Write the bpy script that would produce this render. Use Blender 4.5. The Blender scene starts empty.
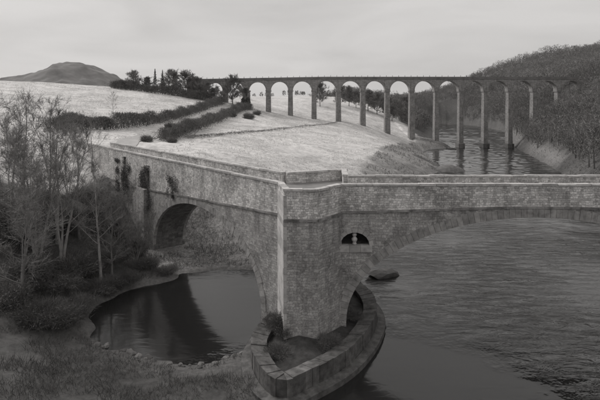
import bpy, math, random
import numpy as np
from mathutils import Vector

scene = bpy.context.scene
col = scene.collection
R = math.radians

# ------------------------------------------------------------------ camera
CAM_H = 20.0      # eye height above the river (the photographer stands on a high road bridge)
F = 462.0         # focal length in photograph pixels (600 wide)
HZ = 110.0        # horizon row in the photograph
cam = bpy.data.cameras.new('camera')
cam.sensor_width = 36.0
cam.lens = 36.0 * F / 600.0
cam.shift_y = -(200.0 - HZ) / 600.0
cam.clip_start = 0.5
cam.clip_end = 20000
camo = bpy.data.objects.new('camera', cam)
col.objects.link(camo)
camo.location = (0, 0, CAM_H)
camo.rotation_euler = (R(90), 0, 0)
scene.camera = camo

# ------------------------------------------------------------------ world and sun
SUN_EL = R(36)
SUN_AZ = (-0.80, 0.60)
TINT = (1.0, 0.978, 0.962)
world = bpy.data.worlds.new('World')
scene.world = world
world.use_nodes = True
wn = world.node_tree.nodes
wl = world.node_tree.links
wn.clear()


def wnode(t, **k):
    n = wn.new(t)
    for a, b in k.items():
        setattr(n, a, b)
    return n


sky = wnode('ShaderNodeTexSky', sky_type='NISHITA')
sky.sun_disc = False
sky.sun_elevation = SUN_EL
sky.sun_rotation = math.atan2(SUN_AZ[0], SUN_AZ[1])
sky.dust_density = 3.0
bw = wnode('ShaderNodeRGBToBW')
wl.new(sky.outputs[0], bw.inputs[0])
ov = wnode('ShaderNodeMix', data_type='FLOAT')       # veil of even cloud over the clear sky
ov.inputs[0].default_value = 0.95
wl.new(bw.outputs[0], ov.inputs[2])
ov.inputs[3].default_value = 5.8
tc = wnode('ShaderNodeTexCoord')
mp = wnode('ShaderNodeMapping')
mp.inputs['Scale'].default_value = (1.4, 1.4, 6.5)
mp.inputs['Rotation'].default_value = (0, R(-9), 0)
mp.inputs['Location'].default_value = (0.35, 0.1, 0.4)
wl.new(tc.outputs['Generated'], mp.inputs[0])
cn = wnode('ShaderNodeTexNoise')
cn.inputs['Scale'].default_value = 1.7
cn.inputs['Detail'].default_value = 5
cn.inputs['Roughness'].default_value = 0.5
cn.inputs['Distortion'].default_value = 0.5
wl.new(mp.outputs[0], cn.inputs[0])
cr = wnode('ShaderNodeMapRange')
cr.inputs['From Min'].default_value = 0.33
cr.inputs['From Max'].default_value = 0.62
cr.inputs['To Min'].default_value = 0.86
cr.inputs['To Max'].default_value = 1.04
wl.new(cn.outputs[0], cr.inputs[0])
mu = wnode('ShaderNodeMath', operation='MULTIPLY')
wl.new(ov.outputs[0], mu.inputs[0])
wl.new(cr.outputs[0], mu.inputs[1])
vm = wnode('ShaderNodeVectorMath', operation='SCALE')
vm.inputs[0].default_value = TINT
wl.new(mu.outputs[0], vm.inputs['Scale'])
bg = wnode('ShaderNodeBackground')
bg.inputs['Strength'].default_value = 0.1
wl.new(vm.outputs[0], bg.inputs[0])
wo = wnode('ShaderNodeOutputWorld')
wl.new(bg.outputs[0], wo.inputs[0])

sunv = Vector((SUN_AZ[0] * math.cos(SUN_EL), SUN_AZ[1] * math.cos(SUN_EL), math.sin(SUN_EL)))
sl = bpy.data.lights.new('sun', 'SUN')
sl.energy = 2.2
sl.angle = R(24)
sl.color = (1.0, 0.975, 0.955)
so = bpy.data.objects.new('sun', sl)
col.objects.link(so)
so.rotation_euler = sunv.to_track_quat('Z', 'Y').to_euler()
so.location = (0, 0, 200)

vs = scene.view_settings
vs.view_transform = 'Standard'
vs.look = 'None'
vs.exposure = 0.15
vs.gamma = 1.0
vs.use_curve_mapping = False
scene.render.resolution_x = 1024
scene.render.resolution_y = 683
scene.cycles.max_bounces = 6
scene.cycles.volume_bounces = 0

# ------------------------------------------------------------------ helpers


def P(u, v, Y):
    return ((u - 300) * Y / F, Y, CAM_H - (v - HZ) * Y / F)


def GY(v, Z=0.0):
    return (CAM_H - Z) * F / (v - HZ)


def GX(u, Y):
    return (u - 300) * Y / F


def tag(o, label=None, cat=None, group=None, kind=None):
    if label:
        o['label'] = label
    if cat:
        o['category'] = cat
    if group:
        o['group'] = group
    if kind:
        o['kind'] = kind
    return o


def empty(name, loc, rz=0.0):
    o = bpy.data.objects.new(name, None)
    o.empty_display_size = 0.3
    col.objects.link(o)
    o.location = loc
    o.rotation_euler = (0, 0, rz)
    return o


def mesh_obj(name, verts, faces, mat, parent=None, smooth=False, uvs=None):
    """verts in the parent's space; uvs = per-vertex (u, v) in metres"""
    me = bpy.data.meshes.new(name)
    me.from_pydata([tuple(v) for v in verts], [], [tuple(f) for f in faces])
    if uvs is not None:
        ul = me.uv_layers.new(name='UVMap')
        idx = np.zeros(len(me.loops), dtype=np.int64)
        me.loops.foreach_get('vertex_index', idx)
        ua = np.asarray(uvs, dtype=np.float32)[idx]
        ul.data.foreach_set('uv', ua.ravel())
    return link_mesh(name, me, mat, parent, smooth)


def link_mesh(name, me, mat, parent=None, smooth=False):
    if mat is not None:
        me.materials.append(mat)
    if smooth:
        me.polygons.foreach_set('use_smooth', [True] * len(me.polygons))
    me.update()
    o = bpy.data.objects.new(name, me)
    col.objects.link(o)
    if parent is not None:
        o.parent = parent
    return o


def np_mesh(name, V, T, mat, parent=None, smooth=False):
    """fast triangle mesh from numpy arrays"""
    V = np.asarray(V, dtype=np.float32)
    T = np.asarray(T, dtype=np.int32)
    me = bpy.data.meshes.new(name)
    me.vertices.add(len(V))
    me.vertices.foreach_set('co', V.ravel())
    n = len(T)
    me.loops.add(n * 3)
    me.loops.foreach_set('vertex_index', T.ravel())
    me.polygons.add(n)
    me.polygons.foreach_set('loop_start', np.arange(0, n * 3, 3, dtype=np.int32))
    me.update(calc_edges=True)
    return link_mesh(name, me, mat, parent, smooth)


class MB:
    """collects pieces into one mesh, with a uv in metres for every vertex"""

    def __init__(s):
        s.v = []
        s.f = []
        s.uv = []

    def quad(s, pts, uvs=None):
        b = len(s.v)
        s.v += [tuple(p) for p in pts]
        s.f.append(tuple(range(b, b + len(pts))))
        if uvs is None:
            p0 = Vector(pts[0])
            ax = (Vector(pts[1]) - p0)
            hx = Vector((ax.x, ax.y, 0))
            if hx.length < 1e-5:
                hx = Vector((Vector(pts[2]) - p0).xy.to_3d()) if len(pts) > 2 else Vector((1, 0, 0))
            if hx.length < 1e-5:
                hx = Vector((1, 0, 0))
            hx.normalize()
            nz = abs((Vector(pts[1]) - p0).cross(Vector(pts[2]) - p0).normalized().z)
            for p in pts:
                p = Vector(p)
                if nz > 0.8:
                    s.uv.append((p.x, p.y))
                else:
                    s.uv.append((p.x * hx.x + p.y * hx.y, p.z))
        else:
            s.uv += list(uvs)

    def prism(s, poly, z0, z1):
        """vertical prism over a plan polygon (ccw); z0, z1 numbers"""
        n = len(poly)
        acc = 0.0
        for i in range(n):
            a, b = poly[i], poly[(i + 1) % n]
            L = math.hypot(b[0] - a[0], b[1] - a[1])
            s.quad([(a[0], a[1], z0), (b[0], b[1], z0), (b[0], b[1], z1), (a[0], a[1], z1)],
                   [(acc, z0), (acc + L, z0), (acc + L, z1), (acc, z1)])
            acc += L
        s.quad([(p[0], p[1], z1) for p in poly], [(p[0], p[1]) for p in poly])
        s.quad([(p[0], p[1], z0) for p in reversed(poly)], [(p[0], p[1]) for p in reversed(poly)])

    def build(s, name, mat, parent=None, smooth=False):
        return mesh_obj(name, s.v, s.f, mat, parent, smooth, s.uv)


# ------------------------------------------------------------------ materials (black-and-white, slightly warm)


def g(v):
    return (v * TINT[0], v * TINT[1], v * TINT[2], 1.0)


def new_mat(name):
    m = bpy.data.materials.new(name)
    m.use_nodes = True
    nt = m.node_tree
    b = nt.nodes['Principled BSDF']
    b.inputs['Roughness'].default_value = 0.9
    b.inputs['Specular IOR Level'].default_value = 0.2
    return m, nt, b


def N(nt, t, **k):
    n = nt.nodes.new(t)
    for a, b in k.items():
        setattr(n, a, b)
    return n


def ramp(nt, src, stops, neutral=False):
    r = N(nt, 'ShaderNodeValToRGB')
    while len(r.color_ramp.elements) < len(stops):
        r.color_ramp.elements.new(0.5)
    for e, (p, c) in zip(r.color_ramp.elements, stops):
        e.position = p
        e.color = (c, c, c, 1.0) if neutral else g(c)
    nt.links.new(src, r.inputs[0])
    return r.outputs[0]


def noise(nt, vec, scale, detail=5, rough=0.6, dist=0.0):
    n = N(nt, 'ShaderNodeTexNoise')
    n.inputs['Scale'].default_value = scale
    n.inputs['Detail'].default_value = detail
    n.inputs['Roughness'].default_value = rough
    n.inputs['Distortion'].default_value = dist
    if vec is not None:
        nt.links.new(vec, n.inputs['Vector'])
    return n


def mulc(nt, a, b, fac=1.0, blend='MULTIPLY'):
    m = N(nt, 'ShaderNodeMix', data_type='RGBA', blend_type=blend)
    m.inputs[0].default_value = fac
    nt.links.new(a, m.inputs[6])
    nt.links.new(b, m.inputs[7])
    return m.outputs[2]


def masonry(name, base, bw_, bh, mortar=0.06, var=0.45, stain=0.5, bump=0.35, mort_v=0.7, jit=0.75):
    """coursed rubble in uv metres: uneven blocks of uneven tone, joints, damp stains and lichen"""
    m, nt, b = new_mat(name)
    uv = N(nt, 'ShaderNodeTexCoord').outputs['UV']
    wob = noise(nt, uv, 1.1, 2, 0.5)
    wob2 = noise(nt, uv, 4.5, 3, 0.6)
    add0 = N(nt, 'ShaderNodeVectorMath', operation='MULTIPLY_ADD')
    nt.links.new(wob.outputs['Color'], add0.inputs[0])
    add0.inputs[1].default_value = (1.2 * bw_, 1.5 * bh, 0.0)
    nt.links.new(uv, add0.inputs[2])
    add = N(nt, 'ShaderNodeVectorMath', operation='MULTIPLY_ADD')
    nt.links.new(wob2.outputs['Color'], add.inputs[0])
    add.inputs[1].default_value = (0.6 * bw_, 0.9 * bh, 0.0)
    nt.links.new(add0.outputs[0], add.inputs[2])
    br = N(nt, 'ShaderNodeTexBrick')
    br.inputs['Scale'].default_value = 1.0
    br.inputs['Brick Width'].default_value = bw_
    br.inputs['Row Height'].default_value = bh
    br.inputs['Mortar Size'].default_value = mortar * 0.3
    br.inputs['Mortar Smooth'].default_value = 0.8
    br.inputs['Color1'].default_value = g(base * (1 - var))
    br.inputs['Color2'].default_value = g(base * (1 + var))
    br.inputs['Mortar'].default_value = g(base * mort_v)
    br.offset = 0.42
    br.squash = 0.62
    br.squash_frequency = 3
    nt.links.new(add.outputs[0], br.inputs['Vector'])
    c = br.outputs[0]
    jt = N(nt, 'ShaderNodeMath', operation='SUBTRACT')
    jt.inputs[0].default_value = 1.0
    nt.links.new(br.outputs['Fac'], jt.inputs[1])
    n1 = noise(nt, uv, 0.28, 8, 0.68, 0.4)
    s1 = ramp(nt, n1.outputs[0], [(0.30, 1 - stain), (0.5, 1.0), (0.74, 1.0 + 0.5 * stain)], True)
    c = mulc(nt, c, s1)
    st = N(nt, 'ShaderNodeMapping')
    st.inputs['Scale'].default_value = (1.3, 0.14, 1)
    nt.links.new(uv, st.inputs[0])
    n2 = noise(nt, st.outputs[0], 1.0, 6, 0.65)
    c = mulc(nt, c, ramp(nt, n2.outputs[0], [(0.36, 0.5), (0.54, 1.0)], True), 0.6)
    n3 = noise(nt, uv, 7.0, 5, 0.75)
    c = mulc(nt, c, ramp(nt, n3.outputs[0], [(0.3, 0.65), (0.7, 1.3)], True))
    n4 = noise(nt, uv, 2.6, 6, 0.7)
    lm = N(nt, 'ShaderNodeMapRange')
    lm.inputs['From Min'].default_value = 0.57
    lm.inputs['From Max'].default_value = 0.7
    lm.inputs['To Max'].default_value = 0.5
    nt.links.new(n4.outputs[0], lm.inputs[0])
    mx = N(nt, 'ShaderNodeMix', data_type='RGBA')
    nt.links.new(lm.outputs[0], mx.inputs[0])
    nt.links.new(c, mx.inputs[6])
    mx.inputs[7].default_value = g(min(0.6, base * 1.8))
    nt.links.new(mx.outputs[2], b.inputs['Base Color'])
    bp = N(nt, 'ShaderNodeBump')
    bp.inputs['Strength'].default_value = bump
    bp.inputs['Distance'].default_value = 0.08
    hm = N(nt, 'ShaderNodeMath', operation='MULTIPLY_ADD')
    nt.links.new(n3.outputs[0], hm.inputs[0])
    hm.inputs[1].default_value = 0.6
    nt.links.new(jt.outputs[0], hm.inputs[2])
    nt.links.new(hm.outputs[0], bp.inputs['Height'])
    nt.links.new(bp.outputs[0], b.inputs['Normal'])
    return m


def plain(name, base, scale=1.2, lo=0.6, hi=1.35, rough=0.9, per_obj=0.0, bump=0.25, stretch=(1, 1, 1), dist=0.05):
    m, nt, b = new_mat(name)
    b.inputs['Roughness'].default_value = rough
    tcn = N(nt, 'ShaderNodeTexCoord')
    mpn = N(nt, 'ShaderNodeMapping')
    mpn.inputs['Scale'].default_value = stretch
    gm = N(nt, 'ShaderNodeNewGeometry')
    nt.links.new(gm.outputs['Position'], mpn.inputs[0])
    n1 = noise(nt, mpn.outputs[0], scale, 7, 0.65)
    c = ramp(nt, n1.outputs[0], [(0.28, base * lo), (0.5, base), (0.75, base * hi)])
    if per_obj:
        oi = N(nt, 'ShaderNodeObjectInfo')
        rr = ramp(nt, oi.outputs['Random'], [(0.0, 1 - per_obj), (1.0, 1 + per_obj)], True)
        c = mulc(nt, c, rr)
    nt.links.new(c, b.inputs['Base Color'])
    if bump:
        n2 = noise(nt, mpn.outputs[0], scale * 6, 4, 0.7)
        bp = N(nt, 'ShaderNodeBump')
        bp.inputs['Strength'].default_value = bump
        bp.inputs['Distance'].default_value = dist
        nt.links.new(n2.outputs[0], bp.inputs['Height'])
        nt.links.new(bp.outputs[0], b.inputs['Normal'])
    return m


M = {}
M['rubble'] = masonry('bridge_rubble', 0.41, 0.40, 0.23, 0.06, 0.24, 0.6, 0.6, 0.82)
M['parapet'] = masonry('parapet_rubble', 0.66, 0.34, 0.20, 0.06, 0.32, 0.55, 0.7, 0.8)
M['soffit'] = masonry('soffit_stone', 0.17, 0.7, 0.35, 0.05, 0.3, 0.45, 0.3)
M['coping'] = plain('coping_stone', 0.46, 2.2, 0.6, 1.3, 0.85, 0.22)
M['voussoir'] = plain('voussoir_stone', 0.31, 1.6, 0.5, 1.4, 0.9, 0.14)
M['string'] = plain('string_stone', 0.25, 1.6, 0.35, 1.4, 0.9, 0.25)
M['quoin'] = plain('pale_dressed_stone', 0.42, 1.1, 0.55, 1.25, 0.9, 0.2)
M['starling'] = plain('wet_stone', 0.115, 1.6, 0.4, 1.8, 0.75, 0.3)
M['road'] = plain('road_surface', 0.22, 0.8, 0.75, 1.2)
M['viaduct'] = masonry('viaduct_sandstone', 0.28, 1.1, 0.5, 0.05, 0.2, 0.35, 0.25)
M['vpier'] = masonry('viaduct_pier_stone', 0.25, 1.1, 0.5, 0.05, 0.2, 0.35, 0.25)
M['vpara'] = plain('viaduct_parapet_stone', 0.17, 0.4, 0.6, 1.3)
M['iron'] = plain('dark_iron', 0.05, 1.0)
M['bark'] = plain('grey_bark', 0.24, 3.0, 0.5, 1.5, 0.95, 0.25, 0.3, (1, 1, 0.3))
M['palebark'] = plain('pale_birch_bark', 0.30, 2.0, 0.45, 1.3, 0.9, 0.2, 0.2, (1, 1, 0.5))
M['twig'] = plain('winter_twigs', 0.24, 0.5, 0.6, 1.5, 0.95, 0.2, 0)
M['twigfar'] = plain('far_winter_twigs', 0.2, 0.06, 0.65, 1.4, 0.95, 0.25, 0)
M['conifer'] = plain('conifer_needles', 0.05, 0.4, 0.6, 1.4, 0.95, 0.15, 0)
M['hedge'] = plain('hedge_twigs', 0.155, 0.25, 0.6, 1.5, 0.95, 0.1, 0)
M['shrub'] = plain('shrub_leaves', 0.14, 0.5, 0.5, 1.7, 0.9, 0.2, 0)
M['ivy'] = plain('ivy_leaves', 0.13, 0.8, 0.5, 1.6, 0.6, 0.1, 0)
M['grass'] = plain('rank_dead_grass', 0.115, 0.35, 0.45, 1.6, 0.95, 0, 0)
M['tussock'] = plain('bleached_grass', 0.46, 0.3, 0.6, 1.3, 0.95, 0, 0)
M['wood'] = plain('hillside_wood', 0.19, 0.09, 0.5, 1.4, 0.95, 0, 0)
M['silt'] = plain('dark_silt', 0.06, 1.5, 0.5, 1.7, 0.95)
M['rock'] = plain('river_rock', 0.12, 1.2, 0.5, 1.5, 0.8, 0.25, 0.5)
M['pebble'] = plain('shore_stone', 0.17, 1.5, 0.6, 1.3, 0.85, 0.35, 0.3)
M['track'] = plain('farm_track', 0.42, 0.25, 0.75, 1.2, 0.95)
M['hill'] = plain('far_hill_heath', 0.12, 0.012, 0.4, 1.9, 1.0, 0, 0)
M['cattle'] = plain('dark_hide', 0.05, 1.0, 0.8, 1.2)

# ------------------------------------------------------------------ terrain
RIVER = [(-2, -250), (-2, 30), (-2.6, 34), (-4.6, 38.3), (-6.7, 36.4), (-9, 36.0), (-11.5, 36.6), (-13.5, 38.0),
         (-16, 38.9), (-18.6, 41.0), (-20.5, 44.5), (-20.7, 47.5), (-19, 51.8), (-16.4, 53.4), (-14.6, 54.6),
         (-14.8, 56.6), (-11, 57.8), (-7, 57.8), (-3, 59.5), (2, 66), (8, 80), (18, 100), (32, 128), (45, 149),
         (50, 172), (56, 200), (60, 225), (66, 236), (76, 241), (79, 250), (75, 262), (84, 290), (104, 350),
         (122, 450), (125, 560), (90, 620), (120, 655), (180, 665), (222, 640), (224, 585), (196, 445), (170, 372), (148, 325),
         (116, 250), (99, 195), (84, 149), (66, 100), (52, 70), (43, 50), (41, 20), (42, -250)]
ISLETS = [(73, 246, 7, 3, 3.2), (49, 152, 5, 4, 1.7), (46.5, 168, 4, 5, 1.2)]


def river_sd(x, y):
    """signed distance to the river's edge, negative in the water"""
    poly = np.array(RIVER)
    d2 = np.full(x.shape, 1e18)
    inside = np.zeros(x.shape, dtype=bool)
    n = len(poly)
    for i in range(n):
        ax, ay = poly[i]
        bx, by = poly[(i + 1) % n]
        ex, ey = bx - ax, by - ay
        L2 = ex * ex + ey * ey
        t = np.clip(((x - ax) * ex + (y - ay) * ey) / L2, 0, 1)
        d2 = np.minimum(d2, (x - ax - t * ex) ** 2 + (y - ay - t * ey) ** 2)
        c = ((ay > y) != (by > y))
        if by != ay:
            xi = ax + (y - ay) / (by - ay) * ex
            inside ^= c & (x < xi)
    d = np.sqrt(d2)
    return np.where(inside, -d, d)


CP = [(-25, 40, 3.2), (-30, 50, 6.5), (-36, 30, 6), (-20, 30, 2.2), (-10, 32, 1.0), (-8, 20, 1.2), (-25, 58, 4.0), (-20, 64, 0.9), (-24.5, 66, 2.5), (-27, 70, 4.2),
      (-21, 52, 2.2), (-31, 65, 7.0), (-38, 60, 8.5), (-45, 84, 11.2), (-33, 72, 6.2), (-40, 77, 7.5), (-29, 75, 7.0), (-36, 90, 12.1), (-60, 60, 12),
      (-60, 90, 15), (-17, 60, 0.8), (-20, 73, 5.0), (-14, 68, 1.4), (-10, 77, 6.8), (0, 79, 7.4), (9, 92, 7.6), (-33, 108, 13),
      (-46, 110, 14.8), (-58, 112, 16.4), (26, 140, 7.5), (44, 205, 6.6), (60, 248, 6), (47, 248, 8.2), (33, 248, 12.3),
      (7.5, 248, 15.2), (-17, 248, 19), (-29, 248, 22), (-54, 250, 26.5), (-95, 255, 32), (-140, 250, 35),
      (-210, 250, 37), (-80, 150, 20.5), (-130, 170, 27), (0, 150, 11), (0, 110, 9.3), (-20, 150, 13.5),
      (10, 200, 12.5), (-20, 200, 16.5), (-300, 420, 30), (-100, 400, 30), (10, 350, 29), (-30, 330, 29),
      (46, 330, 22), (61, 330, 17), (75, 330, 12), (100, 420, 14), (0, 800, 45), (100, 800, 44), (-1000, 1000, 42),
      (0, 2000, 60), (0, 5000, 90), (-4000, 5000, 120), (4000, 5000, 150), (1000, 1500, 130), (235, 740, 46), (200, 900, 30), (300, 1000, 42), (400, 1200, 55), (530, 1000, 90), (150, 1100, 32),
      (303, 720, 78), (371, 700, 100), (429, 690, 106), (600, 700, 112), (260, 620, 36), (250, 480, 38), (300, 480, 62),
      (230, 400, 40), (300, 400, 58), (150, 250, 33), (139, 248, 21), (170, 250, 40), (175, 200, 38), (130, 150, 22),
      (160, 150, 36), (105, 150, 12), (100, 100, 14), (130, 80, 24), (70, 60, 6), (62, 42, 10), (90, 30, 12),
      (95, 0, 12), (250, 200, 48), (300, 0, 40), (-100, 0, 14), (-300, 0, 30), (-12, 0, 2), (-300, 100, 32),
      (-200, -200, 20), (200, -200, 20), (60, -150, 8), (-20, -150, 5), (-1500, 200, 60), (1500, 200, 90)]


def warp(x, y):
    yy = np.log(np.maximum(y, -300) + 420.0) * 300.0
    xx = np.arcsinh(x / 120.0) * 120.0
    return xx, yy


_cx, _cy = warp(np.array([c[0] for c in CP], float), np.array([c[1] for c in CP], float))
_cz = np.array([c[2] for c in CP], float)
_C2 = 6.0 ** 2
_A = np.sqrt((_cx[:, None] - _cx) ** 2 + (_cy[:, None] - _cy) ** 2 + _C2)
_w = np.linalg.solve(_A + np.eye(len(CP)) * 0.02, _cz - 20.0)


def vnoise(x, y, s, seed=0):
    """cheap value noise"""
    x = x / s + seed * 17.13
    y = y / s + seed * 9.71
    xi = np.floor(x)
    yi = np.floor(y)
    fx = x - xi
    fy = y - yi
    fx = fx * fx * (3 - 2 * fx)
    fy = fy * fy * (3 - 2 * fy)

    def h(a, b):
        q = np.sin(a * 127.1 + b * 311.7) * 43758.5453
        return q - np.floor(q)
    return (h(xi, yi) * (1 - fx) + h(xi + 1, yi) * fx) * (1 - fy) + (h(xi, yi + 1) * (1 - fx) + h(xi + 1, yi + 1) * fx) * fy


def terrain(x, y, rough=True):
    x = np.atleast_1d(np.asarray(x, float))
    y = np.atleast_1d(np.asarray(y, float))
    wx, wy = warp(x, y)
    z = np.full(x.shape, 20.0)
    for i in range(len(CP)):
        z += _w[i] * np.sqrt((wx - _cx[i]) ** 2 + (wy - _cy[i]) ** 2 + _C2)
    z = np.maximum(z, 0.8)
    sd = river_sd(x, y)
    if rough:
        far = np.clip(y / 250.0, 0.2, 3.0)
        z += (vnoise(x, y, 9, 1) - 0.5) * 0.5 * far + (vnoise(x, y, 2.3, 2) - 0.5) * 0.25
        sd = sd + (vnoise(x, y, 3.0, 4) - 0.5) * 1.2 + (vnoise(x, y, 1.1, 5) - 0.5) * 0.5
        z = np.maximum(z, 0.5)
    bwid = np.where((x > 60), 6.0, np.where(y > 75, 9.0, 3.2))
    out = z * (1 - np.exp(-np.maximum(sd, 0) / bwid))
    inn = -np.minimum(1.6, np.maximum(-sd, 0) * 0.45)
    r = np.where(sd > 0, out, inn)
    for (ix, iy, rx, ry, h) in ISLETS:
        q = ((x - ix) / rx) ** 2 + ((y - iy) / ry) ** 2
        r = np.maximum(r, h * np.clip(1.15 - q, -1, 1) * (0.8 + 0.5 * vnoise(x, y, 1.7, 6)))
    return r


def tz(x, y):
    return float(terrain([x], [y])[0])


def axis(lo, hi, fine_lo, fine_hi, step, growth):
    a = list(np.arange(fine_lo, fine_hi + 1e-6, step))
    s = step
    p = fine_hi
    while p < hi:
        s *= growth
        p += s
        a.append(min(p, hi))
    s = step
    p = fine_lo
    while p > lo:
        s *= growth
        p -= s
        a.insert(0, max(p, lo))
    return np.array(a)


xs = np.unique(np.concatenate([axis(-3500, 3500, -44, 60, 0.8, 1.035), np.arange(60, 150, 2.0), np.arange(-70, -44, 1.5)]))
ys = np.unique(np.concatenate([axis(-300, 3800, 29, 70, 0.7, 1.03), np.arange(70, 270, 1.8)]))
GXX, GYY = np.meshgrid(xs, ys)
GZ = terrain(GXX.ravel(), GYY.ravel())
nx, ny = len(xs), len(ys)
V = np.stack([GXX.ravel(), GYY.ravel(), GZ], 1)
ii = (np.arange(ny - 1)[:, None] * nx + np.arange(nx - 1)).ravel()
T = np.concatenate([np.stack([ii, ii + 1, ii + nx + 1], 1), np.stack([ii, ii + nx + 1, ii + nx], 1)])

# land cover: 0 rough scrub and woodland floor, 1 pale winter pasture, 0.5 stony shore
fx, fy = GXX.ravel(), GYY.ravel()
sdv = river_sd(fx, fy)
edge = (vnoise(fx, fy, 7, 8) - 0.5) * 6 + (vnoise(fx, fy, 2, 9) - 0.5) * 3

BANK = np.array([(-90, 60), (-60, 66), (-40, 73), (-33, 82), (-26, 84), (-12, 82), (2, 84), (9, 92), (20, 130), (32, 170), (44, 206), (58, 236), (66, 262), (70, 330), (90, 420), (120, 600), (150, 900)], float)


def right_of_bank(x, y):
    """signed distance to the bank-top line, positive on the pasture side"""
    d2 = np.full(x.shape, 1e18)
    sg = np.ones(x.shape)
    for i in range(len(BANK) - 1):
        a, b = BANK[i], BANK[i + 1]
        e = b - a
        t = np.clip(((x - a[0]) * e[0] + (y - a[1]) * e[1]) / (e @ e), 0, 1)
        q = (x - a[0] - t * e[0]) ** 2 + (y - a[1] - t * e[1]) ** 2
        cr_ = e[0] * (y - a[1]) - e[1] * (x - a[0])
        up = q < d2
        sg = np.where(up, np.sign(cr_), sg)
        d2 = np.minimum(d2, q)
    return np.sqrt(d2) * sg


rb = right_of_bank(fx, fy) + edge * 0.6
cover = np.clip(rb / 3.0 + 0.5, 0, 1)
cover = np.where((fx < -60) & (fy < 60), 0.0, cover)
cover = np.where(fy > 900, 0.35, cover)
cover = np.where((fy > 84) & (fy < 262) & (fx > -12) & (fx < np.interp(fy, [84, 149, 250], [30, 60, 90])), np.maximum(cover, 0.42), cover)
for (ix, iy, rx_, ry_, h__) in ISLETS:
    cover = np.where(((fx - ix) / rx_) ** 2 + ((fy - iy) / ry_) ** 2 < 1.6, 0.12, cover)
under = ((fx > -22) & (fx < 6) & (fy > 56) & (fy < 82)) * np.clip((sdv + 1) / 2, 0, 1)
cover = np.where((fx > 118) & (fy > 280) & (fy < 1400), 0.0, cover)
cover = np.where((fx > 60) & (fy > 600) & (fy < 1400), 0.0, cover)
shore = np.clip(1.6 - np.abs(sdv - 0.6) / 1.6, 0, 1) * (fy < 140) * (fx < 30)
strip = np.clip(1 - np.abs(sdv - 2.5) / 3.5, 0, 1) * (fx > 50) * (fy > 155) * (fy < 420)
gro = bpy.data.objects
gme_obj = np_mesh('ground', V, T, None, None, True)
at = gme_obj.data.attributes.new('cover', 'FLOAT', 'POINT')
at.data.foreach_set('value', cover.astype(np.float32))
at = gme_obj.data.attributes.new('shore', 'FLOAT', 'POINT')
at.data.foreach_set('value', np.maximum(np.maximum(shore * 0.25, strip * 0.45), under * 0.8).astype(np.float32))
tag(gme_obj, kind='structure')

m, nt, b = new_mat('land')
gm = N(nt, 'ShaderNodeNewGeometry')
n1 = noise(nt, gm.outputs['Position'], 0.035, 8, 0.62, 0.4)
n2 = noise(nt, gm.outputs['Position'], 0.9, 6, 0.7)
n6 = N(nt, 'ShaderNodeMapping')
n6.inputs['Rotation'].default_value = (0, 0, R(24))
n6.inputs['Scale'].default_value = (0.05, 0.5, 0.3)
nt.links.new(gm.outputs['Position'], n6.inputs[0])
n7 = noise(nt, n6.outputs[0], 1.0, 6, 0.7, 0.6)
n8 = noise(nt, gm.outputs['Position'], 0.16, 7, 0.72, 0.5)
past = mulc(nt, ramp(nt, n1.outputs[0], [(0.3, 0.5), (0.5, 0.64), (0.7, 0.74)]), ramp(nt, n2.outputs[0], [(0.3, 0.66), (0.62, 1.1)], True))
past = mulc(nt, past, ramp(nt, n7.outputs[0], [(0.32, 0.9), (0.55, 1.03)], True))
past = mulc(nt, past, ramp(nt, n8.outputs[0], [(0.34, 0.74), (0.56, 1.06)], True))
scr = mulc(nt, ramp(nt, n1.outputs[0], [(0.3, 0.05), (0.7, 0.12)]), ramp(nt, n2.outputs[0], [(0.3, 0.55), (0.7, 1.5)], True))
n5 = noise(nt, gm.outputs['Position'], 2.5, 6, 0.75)
sto = ramp(nt, n5.outputs[0], [(0.35, 0.14), (0.5, 0.32), (0.68, 0.52)])
a1 = N(nt, 'ShaderNodeAttribute', attribute_name='cover')
a2 = N(nt, 'ShaderNodeAttribute', attribute_name='shore')
mx = N(nt, 'ShaderNodeMix', data_type='RGBA')
nt.links.new(a1.outputs['Fac'], mx.inputs[0])
nt.links.new(scr, mx.inputs[6])
nt.links.new(past, mx.inputs[7])
mx2 = N(nt, 'ShaderNodeMix', data_type='RGBA')
nt.links.new(a2.outputs['Fac'], mx2.inputs[0])
nt.links.new(mx.outputs[2], mx2.inputs[6])
nt.links.new(sto, mx2.inputs[7])
nt.links.new(mx2.outputs[2], b.inputs['Base Color'])
bp = N(nt, 'ShaderNodeBump')
bp.inputs['Strength'].default_value = 0.5
bp.inputs['Distance'].default_value = 0.3
nt.links.new(n2.outputs[0], bp.inputs['Height'])
nt.links.new(bp.outputs[0], b.inputs['Normal'])
gme_obj.data.materials.append(m)

# ------------------------------------------------------------------ river
m, nt, b = new_mat('river_water')
b.inputs['Base Color'].default_value = g(0.022)
b.inputs['Roughness'].default_value = 0.1
b.inputs['IOR'].default_value = 1.54
b.inputs['Specular IOR Level'].default_value = 0.5
gm = N(nt, 'ShaderNodeNewGeometry')
mpw = N(nt, 'ShaderNodeMapping')
mpw.inputs['Rotation'].default_value = (0, 0, R(-20))
mpw.inputs['Scale'].default_value = (0.45, 1.25, 1.0)
nt.links.new(gm.outputs['Position'], mpw.inputs[0])
nA = noise(nt, mpw.outputs[0], 0.8, 4, 0.55, 0.8)
nB = noise(nt, mpw.outputs[0], 0.22, 2, 0.5, 0.3)
# where the current ruffles the river: off the pier's lee and away from the still pool
nC = noise(nt, gm.outputs['Position'], 0.07, 2, 0.5)
sx = N(nt, 'ShaderNodeSeparateXYZ')
nt.links.new(gm.outputs['Position'], sx.inputs[0])


nW = noise(nt, gm.outputs['Position'], 0.35, 4, 0.6)


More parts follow.
